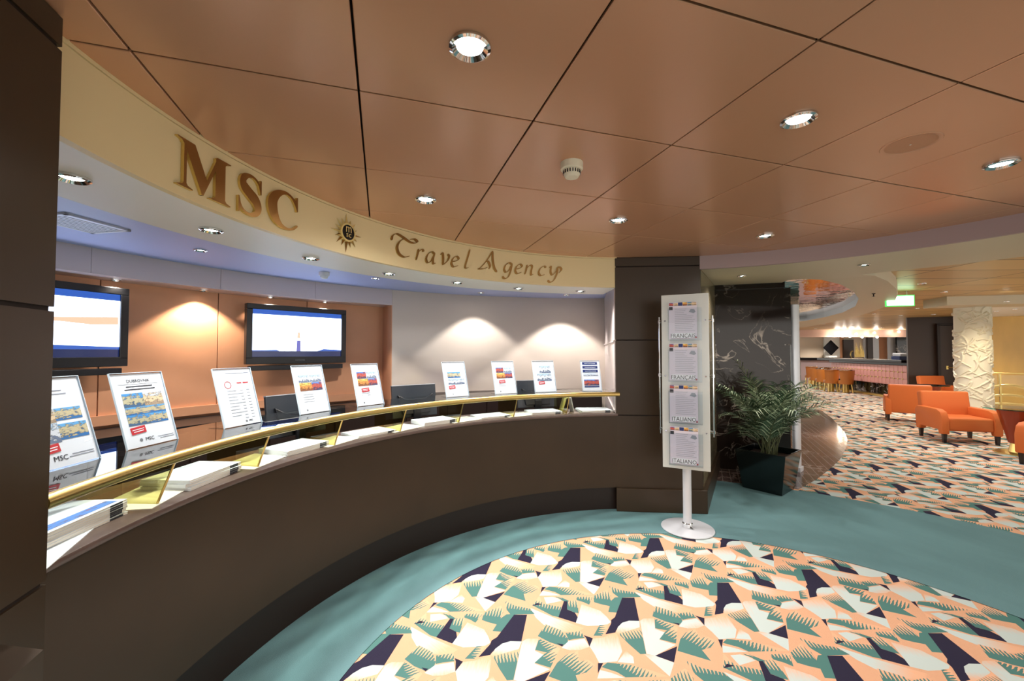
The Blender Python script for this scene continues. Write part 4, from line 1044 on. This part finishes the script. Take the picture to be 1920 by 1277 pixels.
for k, (wd_, z) in enumerate((('FRANÇAIS', 1.55), ('FRANÇAIS', 1.215), ('ITALIANO', .88), ('ITALIANO', .545))):
    b = MB(); b.box(-.125, .125, -.128, -.124, z - .012, z + .25); b.box(-.125, .125, -.124, -.084, z - .012, z - .008); b.box(-.125, -.122, -.124, -.084, z - .012, z + .25); b.box(.122, .125, -.124, -.084, z - .012, z + .25)
    po = b.build('leaflet_pocket', 'acrylic', t)
    yoff = -.118; xo = -.012
    lt = MB(); lt.box(-.105 + xo, .105 + xo, yoff, yoff + .016, z, z + .297); lo = lt.build('language_leaflet', 'paperlav', None)
    lo.location = t.location; lo.rotation_euler = t.rotation_euler
    tag(lo, ('upper', 'lower', 'upper', 'lower')[k] + ' of the two leaflets reading ' + wd_ + ' in the floor stand', 'leaflet', 'language leaflets in the floor stand')
    b = MB()
    for q, m_ in enumerate((0, 1, 2, 3, 4, 1)): b.box(-.103 + xo + q * .0345, -.0705 + xo + q * .0345, yoff - .0008, yoff - .0002, z + .268, z + .295, m_)
    b.build('photo_strip', ['ph_city', 'ph_town', 'navyprint', 'ph_desert', 'ph_coast'], lo)
    b = MB(); b.box(-.103 + xo, -.075 + xo, yoff - .0008, yoff - .0002, z + .235, z + .262); b.build('logo_block', 'ink', lo)
    b = MB()
    for q in range(13): b.box(-.06 + xo, (.09 if q > 3 else .03) + xo - .01 * (q % 3), yoff - .0008, yoff - .0002, z + .24 - q * .0145, z + .2425 - q * .0145)
    b.build('printed_lines', 'inkgrey', lo)
    b = MB(); b.prism([(.045, .215), (.06, .24), (.085, .238), (.096, .215), (.08, .205), (.06, .212)], -yoff + .0003, -yoff + .0009, mx=Matrix.Translation((xo, 0, z)) @ Matrix.Rotation(pi / 2, 4, 'X')); b.build('printed_map', 'inkgrey', lo)
    b = MB(); b.box(-.09 + xo, .103 + xo, yoff - .0008, yoff - .0002, z + .004, z + .02); b.build('photo_strip', 'ph_city', lo)
    b = MB(); b.box(-.09 + xo, .09 + xo, yoff - .0012, yoff - .0009, z + .006, z + .048); b.build('caption_band', 'paper', lo)
    text_mesh('caption', wd_, .046, 'ink', lo, Matrix.Translation((xo, yoff - .0014, z + .0105)) @ Matrix.Rotation(pi / 2, 4, 'X'), .0002, sx=.88)
    # leaflets of the rear side, seen edge on
    lt = MB(); lt.box(-.105, .105, .088, .10, z, z + .297, mx=Matrix.Translation((.02, .0, 0))); l2 = lt.build('language_leaflet', 'paper2', None)
    l2.location = t.location; l2.rotation_euler = t.rotation_euler
    tag(l2, 'leaflet on the rear of the floor stand, ' + ('topmost', 'second from the top', 'third from the top', 'lowest')[k], 'leaflet', 'leaflets on the rear of the stand')
# small notice on the side wall
sp_ = p1 + e * .55 - nrm * .002
b = MB(); b.box(-.05, .05, -.003, 0, 0, .15); o = b.build('wall_notice', ['paper'], None); o.location = (sp_.x, sp_.y, .27); o.rotation_euler = (0, 0, atan2(e.y, e.x)); tag(o, 'small white notice with red mark low on the olive side wall', 'notice')
b = MB(); b.box(-.035, .035, -.0036, -.0031, .03, .12); b.build('red_mark', 'red', o)

# ================================================================== POTTED PALM
px_, py_ = at(1441, 916, 0)
t = empty('potted_palm', 'leafy palm in a glossy black square pot before the marble wall', 'potted plant', (px_, py_, .006), R(22))
b = MB()
def sq(h_, z): return [(-h_, -h_, z), (h_, -h_, z), (h_, h_, z), (-h_, h_, z)]
vs = sq(.185, 0) + sq(.24, .41) + sq(.22, .41) + sq(.215, .35)
b.add(vs, [(3, 2, 1, 0)] + [(4 * k + i, 4 * k + (i + 1) % 4, 4 * k + 4 + (i + 1) % 4, 4 * k + 4 + i) for k in range(3) for i in range(4)])
b.build('pot', 'pot', t, bevel=.004)
b = MB(); b.add([(-.2, -.2, .35), (.2, -.2, .35), (.2, .2, .35), (-.2, .2, .35)], [(0, 1, 2, 3)]); b.build('soil', 'soil', t)
rnd = random.Random(11)
for k in range(34):
    az = 2 * pi * k / 34 * 3.3 + rnd.uniform(-.3, .3); q = k / 34
    wl = .72 if cos(az + R(22) - R(75)) > .3 else 1.0; ln = rnd.uniform(.66, 1.02) * wl; lean0 = .05 + .46 * q + rnd.uniform(-.05, .1); bend = rnd.uniform(.7, 1.5) * (.6 + q)
    pos = Vector((rnd.uniform(-.07, .07), rnd.uniform(-.07, .07), .35)); path = [pos.copy()]; a = lean0; n_ = 14
    for i in range(n_):
        a += bend / n_ * (i / n_) * 1.6; st = ln / n_
        pos = pos + Vector((cos(az) * sin(a), sin(az) * sin(a), cos(a))) * st; path.append(pos.copy())
    b = MB(); b.tube(path, [.0045 * (1 - i / (n_ + 2)) + .001 for i in range(n_ + 1)], 5, 0)
    for i in range(26):
        f_ = .28 + .72 * i / 25; x_ = f_ * n_; i0 = min(int(x_), n_ - 1); p = path[i0].lerp(path[i0 + 1], x_ - i0); d = (path[i0 + 1] - path[i0]).normalized()
        side = d.cross(Vector((0, 0, 1))); side = side.normalized() if side.length > .05 else Vector((-sin(az), cos(az), 0)); up = side.cross(d).normalized()
        L_ = .235 * math.sin(min(1, (1.12 - f_) * 1.6 + .25) * pi / 2) * rnd.uniform(.85, 1.1)
        for sg in (-1, 1):
            dr = (d * .75 + side * sg * .8 + up * rnd.uniform(-.05, .35)).normalized(); wv = up.cross(dr).normalized() * .0062
            m0 = p + dr * L_ * .5; tip = p + dr * L_ + Vector((0, 0, -L_ * rnd.uniform(.15, .4)))
            b.add([p - wv * .4, p + wv * .4, m0 + wv, m0 - wv, tip], [(0, 1, 2, 3), (3, 2, 4)], 1 if rnd.random() < .6 else 2)
    cr, sr = cos(R(22)), sin(R(22)); cv = []
    for x, y, z in b.v:                                   # leaves bend along the walls instead of passing through
        wp = Vector((px_ + x * cr - y * sr, py_ + x * sr + y * cr))
        for o_, n_v, mg in ((p1, nrm, -.05), (corner, nm, -.02)):
            dd = (wp - o_).dot(n_v) - mg
            if dd > 0: wp = wp - n_v * dd
        rx, ry = wp.x - px_, wp.y - py_; cv.append((rx * cr + ry * sr, -rx * sr + ry * cr, z))
    b.v = cv
    fo = b.build('frond', ['stem', 'leaf', 'leaf2'], t)
# dark reflection side panel omitted; pot is glossy

# ================================================================== ARMCHAIRS
def armchair(loc, rz, label):
    t = empty('armchair', label, 'armchair', loc, rz, 'orange armchairs')
    W_, D_ = .76, .66
    b = MB(); b.box(-W_ / 2 + .085, W_ / 2 - .085, -D_ / 2 + .02, D_ / 2 - .1, .19, .40); b.build('seat', 'orange', t, smooth=True, bevel=.035, seg=3)
    b = MB(); mx = Matrix.Translation((0, D_ / 2 - .13, .30)) @ Matrix.Rotation(R(-9), 4, 'X'); b.box(-W_ / 2 + .05, W_ / 2 - .05, 0, .13, -.1, .49, mx=mx); b.build('backrest', 'orange', t, smooth=True, bevel=.03, seg=3)
    prof = [(-D_ / 2, .14), (-D_ / 2 + .09, .13), (-D_ / 2 + .11, .2), (D_ / 2 - .12, .2), (D_ / 2 - .08, .14), (D_ / 2, .14), (D_ / 2 + .03, .46), (D_ / 2 - .03, .53), (-D_ / 2 + .14, .525), (-D_ / 2 + .05, .49), (-D_ / 2 - .005, .38)]
    for sx in (-1, 1):
        b = MB(); mx = Matrix(((0, 0, 1, sx * (W_ / 2 - .05)), (1, 0, 0, 0), (0, 1, 0, 0), (0, 0, 0, 1)))
        b.prism(prof, -.05, .05, mx=mx); b.build('armrest', 'orange', t, smooth=True, bevel=.018, seg=2)
        for yy in (-D_ / 2 + .045, D_ / 2 - .045):
            b = MB(); b.lathe([(0, 0), (.026, 0), (.036, .145), (0, .145)], 4, c=(sx * (W_ / 2 - .05), yy, 0), a0=pi / 4, a1=pi / 4 + 2 * pi); b.build('leg', 'legdark', t)
    return t
def floor_pt(px, py, z=.0025): x, y = at(px, py, 0); return (x, y, z)
armchair((9.03, 4.42, .0025), R(-34), 'orange armchair facing the viewer beside the glass table')
armchair((10.62, 5.98, .0025), R(124), 'orange armchair seen from behind, nearest the bar')
c = far(1763, 11.5); armchair((*c, .0025), R(-22), 'orange armchair farthest back, partly hidden by the sculpted column')
armchair((8.27, 2.96, .0025), R(-84), 'orange armchair cut off by the right edge of the photo')

# ================================================================== TABLES
def cone_table(loc, label, r=.42, h=.60):
    t = empty('lounge_table', label, 'table', loc, 0, 'glass lounge tables')
    b = MB(); b.lathe([(0, 0), (.27, 0), (.27, .012), (.12, .02), (.10, .14), (0, .14)], 40); b.build('brass_foot', 'gold', t, smooth=True)
    b = MB(); b.lathe([(.10, .14), (.12, .15), (.23, h - .012), (.0, h - .012)], 40); b.build('cone_base', 'redwood', t, smooth=True)
    b = MB(); b.lathe([(0, h - .012), (r, h - .012), (r, h + .003), (0, h + .003)], 56); b.build('glass_top', 'tealglass', t, smooth=True)
    return t
c = far(1908, 6.0); cone_table((*c, .0025), 'round teal glass table on a red cone and brass foot by the right edge', .37, .64)
c = far(1738, 10.0); cone_table((*c, .0025), 'small glass table between the two rear orange armchairs', .38, .66)
c = far(1893, 6.25)

# ================================================================== SCULPTED COLUMN
import numpy as np
cx_, cy_ = far(1823, 8.05)
nu, nv = 150, 340; rnd = random.Random(5)
U, V = np.meshgrid(np.arange(nu) / nu * 2 * pi * .25, np.linspace(0, 2.30, nv))
Hh = np.zeros_like(U); per = 2 * pi * .25
for k in range(190):
    u0, v0 = rnd.uniform(0, per), rnd.uniform(0, 2.3); ty = rnd.random(); w_ = rnd.uniform(.012, .02)
    for sh_ in (-per, 0, per):
        x = U - u0 - sh_; y = V - v0
        if ty < .45:      # chevron
            sl = rnd.uniform(.35, .8) if sh_ == -per else sl; hw = .16 if sh_ == -per else hw
            d = np.abs(y + np.abs(x) * sl); m_ = (np.abs(x) < .17)
        else:             # arc
            if sh_ == -per: ra, a0_, sp_a = rnd.uniform(.10, .26), rnd.uniform(0, 2 * pi), rnd.uniform(.7, 1.3)
            rr = np.hypot(x, y); d = np.abs(rr - ra); aa = np.angle(np.exp(1j * (np.arctan2(y, x) - a0_))); m_ = np.abs(aa) < sp_a
        Hh = np.maximum(Hh, np.where(m_, np.clip(1 - (d / w_) ** 2, 0, 1) * rnd.uniform(.8, 1), 0))
t = empty('sculpted_column', 'thick round white column carved with crossing relief lines', 'column', (cx_, cy_, .0025))
rad = .243 + .026 * Hh; ang_ = np.arange(nu) / nu * 2 * pi
vs = [(rad[j, i] * cos(ang_[i]), rad[j, i] * sin(ang_[i]), V[j, i]) for j in range(nv) for i in range(nu)]
fs = [(j * nu + i, j * nu + (i + 1) % nu, (j + 1) * nu + (i + 1) % nu, (j + 1) * nu + i) for j in range(nv - 1) for i in range(nu)]
b = MB(); b.add(vs, fs); b.build('carved_shaft', 'relief', t, smooth=False)
b = MB(); b.cyl((0, 0), .27, 0, .05, 48); b.build('base_ring', 'relief', t, smooth=True)

# ================================================================== RAILING BY THE WOOD WALL
a0 = Vector(far(1852, 8.6)); a1 = Vector(far(2150, 7.6)); dR = (a1 - a0).normalized(); LR = (a1 - a0).length
t = empty('stair_railing', 'brass railing with fanned curved bars before the wood wall', 'railing', (a0.x, a0.y, .0025), atan2(dR.y, dR.x))
b = MB(); b.box(-.02, LR, -.03, .03, 1.0, 1.03); b.build('handrail', 'gold', t, bevel=.008)
for k in range(5):
    b = MB(); x = .16 + k * 1.15
    if x < LR: b.box(x - .012, x + .012, -.02, .02, 0, 1.0); b.build('post', 'gold', t)
for k in range(4):
    x = .16 + k * 1.15
    for q, h_ in enumerate((.78, .58, .40)):
        pts_ = [(x + 1.15 * i / 14 - .3, 0, .28 + (h_ - .28) * math.sin(pi * min(1, (.22 + .78 * i / 14)))) for i in range(15)]
        b = MB(); b.tube(pts_, .024, 8); b.build('curved_bar', 'goldpaint', t, smooth=True)
b = MB(); b.box(0, LR, .03, .036, .1, .98); b.build('glass_panel', 'acrylic', t)

# ================================================================== BAR
B0, B1 = Vector(far(1697, 12.6)), Vector(far(1556, 16.8)); dB = (B1 - B0).normalized(); LB_ = (B1 - B0).length
nB = Vector((-dB.y, dB.x));
if nB.dot(B0) < 0: nB = -nB
mb = Matrix(((dB.x, nB.x, 0, B0.x), (dB.y, nB.y, 0, B0.y), (0, 0, 1, 0), (0, 0, 0, 1)))
t = empty('bar_counter', 'long bar with pink tufted front, black top and brass kick strip', 'bar', (B0.x, B0.y, .0025), atan2(dB.y, dB.x))
sg = 1 if (Matrix.Rotation(atan2(dB.y, dB.x), 3, 'Z') @ Vector((0, 1, 0))).dot(Vector((nB.x, nB.y, 0))) > 0 else -1
def lb(b, x0, x1, y0, y1, z0, z1, mi=0): ys = sorted((sg * y0, sg * y1)); b.box(x0, x1, ys[0], ys[1], z0, z1, mi)
b = MB(); lb(b, 0, LB_ + .2, .12, .5, .06, .42); b.build('plinth', 'blackmarble', t)
b = MB(); lb(b, 0, LB_ + .2, -.1, .14, 0, .07); b.build('kick_strip', 'gold', t)
b = MB(); n_ = 22
for i in range(n_):
    for j in range(3):
        x0 = LB_ * i / n_; x1 = LB_ * (i + 1) / n_; z0 = .41 + j * .21; z1 = z0 + .21
        lb(b, x0 + .003, x1 - .003, .03, .3, z0 + .003, z1 - .003)
b.build('tufted_front', 'pink', t, bevel=.012, seg=1)
for j in (1, 2):
    for i in range(1, n_):
        b = MB(); b.lathe([(0, -.026), (.018, -.018), (.026, 0), (.018, .018), (0, .026)], 8, mx=Matrix.Translation((LB_ * i / n_, sg * .028, .41 + j * .21))); b.build('brass_button', 'goldpaint', t, smooth=True)
b = MB(); lb(b, -.02, LB_ + .8, -.12, .55, 1.12, 1.2); lb(b, 0, LB_ + .3, .1, .45, 1.03, 1.12); b.build('bar_top', 'blackstone', t, bevel=.01)
# the far wing of the bar
W0, W1 = Vector(far(1590, 19.2)), Vector(far(1500, 20.2)); dW = (W1 - W0).normalized()
t = empty('bar_counter', 'far wing of the bar with violet front behind the stools', 'bar', (W0.x, W0.y, .0025), atan2(dW.y, dW.x))
LW = (W1 - W0).length
b = MB(); b.box(0, LW, -.2, .2, 0, 1.05); b.build('front', 'mauve', t); b = MB(); b.box(-.1, LW, -.4, .4, 1.1, 1.18); b.box(0, LW, -.2, .2, 1.05, 1.1); b.build('bar_top', 'blackstone', t)

# bar stools
def stool():
    t = empty('bar_chair', 'x', 'chair', (0, 0, 0), 0, 'tan chairs along the bar')
    prof = []
    b = MB(); n_ = 12
    vs = []
    for k, (r0, z) in enumerate(((.22, .30), (.235, .44), (.255, .60), (.27, .80))):
        for i in range(n_ + 1):
            a = R(200 + 140 * i / n_) + 0; vs.append((r0 * cos(a), r0 * sin(a), z))
        for i in range(n_ + 1):
            a = R(200 + 140 * (n_ - i) / n_); vs.append(((r0 - .035) * cos(a), (r0 - .035) * sin(a), z))
    m_ = 2 * (n_ + 1)
    fs = [tuple(range(m_ - 1, -1, -1)), tuple(range(3 * m_, 4 * m_))] + [(k * m_ + i, k * m_ + (i + 1) % m_, (k + 1) * m_ + (i + 1) % m_, (k + 1) * m_ + i) for k in range(3) for i in range(m_)]
    b.add(vs, fs); b.build('backrest', 'stool', t, smooth=True)
    b = MB(); b.lathe([(0, .30), (.21, .30), (.22, .34), (.21, .42), (0, .43)], 24); b.build('seat', 'stool', t, smooth=True)
    b = MB(); b.tube([(.272 * cos(R(200 + 140 * i / 12)), .272 * sin(R(200 + 140 * i / 12)), .805) for i in range(13)], .012, 6); b.build('top_rim', 'chrome', t, smooth=True)
    for i in range(4):
        a = R(45 + 90 * i); b = MB(); b.tube([(.17 * cos(a), .17 * sin(a), .30), (.2 * cos(a), .2 * sin(a), .0)], .026, 6); b.build('leg', 'gold', t)
    b = MB(); b.cyl((0, 0), .1, 0, .3, 16); b.build('brass_drum', 'gold', t, smooth=True)
    return t
st0 = stool(); first = True
for px, d, l in ((1584, 15.0, 'tan bar chair with brass legs, rightmost before the pink front'), (1556, 15.4, 'tan bar chair with brass legs, second from the right'),
                 (1540, 16.2, 'tan bar chair with brass legs, third from the right'), (1528, 17.0, 'tan bar chair with brass legs, partly behind the third one'),
                 (1546, 17.8, 'tan bar chair farther back by the corner of the bar'), (1519, 18.8, 'tan bar chair farthest left, right beside the silver post')):
    x, y = far(px, d); rz = -YAW + R(-8)
    if first: st0.location = (x, y, .0025); st0.rotation_euler = (0, 0, rz); st0['label'] = l; first = False
    else: dup(st0, (x, y, .0025), rz, l)

# back bar: a wall of panels with its goods
t = empty('back_bar', 'lit wall unit behind the bar with dark, cream and mirror panels', 'shelving', (*far(1600, 21), 0))
def bbpanel(px0, px1, y0, y1, d, m, name='panel', parent=t):
    a, c = Vector(far(px0, d)), Vector(far(px1, d)); dd = (c - a).normalized(); n2 = Vector((-dd.y, dd.x))
    if n2.dot(a) < 0: n2 = -n2
    b = MB(); b.prism([tuple(a), tuple(c), tuple(c + n2 * .08), tuple(a + n2 * .08)], yz(y1, d), yz(y0, d)); o = b.build(name, m, parent)
    if parent: o.matrix_parent_inverse = Matrix.Translation(parent.location).inverted()
    return o
bbpanel(1500, 1546, 632, 690, 21.2, 'creamwall')
bbpanel(1546, 1577, 632, 690, 21.1, 'white')
bbpanel(1577, 1582, 632, 690, 21.0, 'orange_wall'); bbpanel(1582, 1601, 637, 690, 20.9, 'darkwall'); bbpanel(1601, 1620, 632, 690, 20.9, 'creamwall')
bbpanel(1620, 1627, 632, 690, 20.8, 'steel'); bbpanel(1627, 1637, 632, 690, 20.7, 'darkwall'); bbpanel(1637, 1648, 632, 690, 20.8, 'steel'); bbpanel(1648, 1666, 632, 690, 20.9, 'orange_wall')
bbpanel(1666, 1682, 628, 690, 20.6, 'steel'); bbpanel(1682, 1712, 624, 690, 20.4, 'blackmarble')
o = bbpanel(1500, 1712, 612, 632, 19.0, 'pinkwall', 'bulkhead')
dx, dy = far(1558, 20.6)
b = MB(); b.box(-.26, .26, -.03, .03, -.26, .26, mx=Matrix.Translation((dx, dy, yz(652, 20.6))) @ Matrix.Rotation(-YAW, 4, 'Z') @ Matrix.Rotation(pi / 4, 4, 'Y'))
tag(b.build('diamond_sculpture', 'diamond', None), 'black diamond shaped ornament on the white lit panel behind the bar', 'ornament')
b = MB(); b.box(-.2, .2, -.12, .12, 1.19, yz(664, 20.6)-.08, mx=Matrix.Translation((dx, dy, 0)) @ Matrix.Rotation(-YAW, 4, 'Z')); tag(b.build('display_plinth', 'white', None), 'low grey plinth under the black diamond ornament', 'plinth')
for i in range(9):
    x, y = far(1603 + i * 2.0, 20.4); h_ = .35 + .12 * ((i * 7) % 4)
    b = MB(); b.lathe([(0, 0), (.024, 0), (.024, h_ * .6), (.01, h_ * .8), (.01, h_), (0, h_)], 10, c=(x, y, 1.2)); tag(b.build('bottle', 'gold', None, smooth=True), 'golden bottle in the row behind the bar', 'bottle', 'golden bottles behind the bar')
x, y = far(1600, 16.3)
b = MB(); b.tube([(x + .12 * cos(R(a)), y - .12 * cos(R(a)) * .3, 1.34 + .15 * sin(R(a))) for a in range(100, 290, 15)], .02, 8); tag(b.build('beer_tap', 'gold', None, smooth=True), 'curved brass tap on the black bar top', 'tap')
for px, d, s_ in ((1690, 13.3, .3), ):
    x, y = far(px, d); t = empty('printer', 'blue grey box shaped machine on the bar beside the dark wall', 'machine', (x, y, 1.2025), -YAW)
    b = MB(); b.box(-.2, .2, -.15, .15, 0, .12); b.build('body', 'navyprint', t, bevel=.01); b = MB(); b.box(-.18, .18, -.14, .14, .12, .2, mx=Matrix.Rotation(R(6), 4, 'X')); b.build('lid', 'steel', t, bevel=.01)
# pendant glow lamps of the bar
for px, py in ((1568, 629), (1580, 630), (1594, 631), (1606, 626), (1617, 632), (1640, 624), (1645, 632), (1686, 622)):
    d = 18.8; x, y = far(px, d); z = yz(py, d)
    t = empty('bar_lamp', 'small bright globe lamp in the row under the bar bulkhead', 'lamp', (x, y, z), 0, 'globe lamps over the bar')
    b = MB(); b.lathe([(0, -.05), (.035, -.035), (.05, 0), (.035, .035), (0, .05)], 12); b.build('globe', 'lampfar', t, smooth=True)
    b = MB(); b.tube([(0, 0, 0), (.04, .12, 0)], .012, 6); b.build('rod', 'steel', t)
    if px % 2 == 0:
        l = bpy.data.lights.new('bar_lamp_light', 'POINT'); l.energy = 7; l.shadow_soft_size = .05; l.color = (1, .9, .76)
        lo = bpy.data.objects.new('bar_lamp_light', l); COL.objects.link(lo); lo.parent = t; lo.location = (-.05, -.12, -.02)
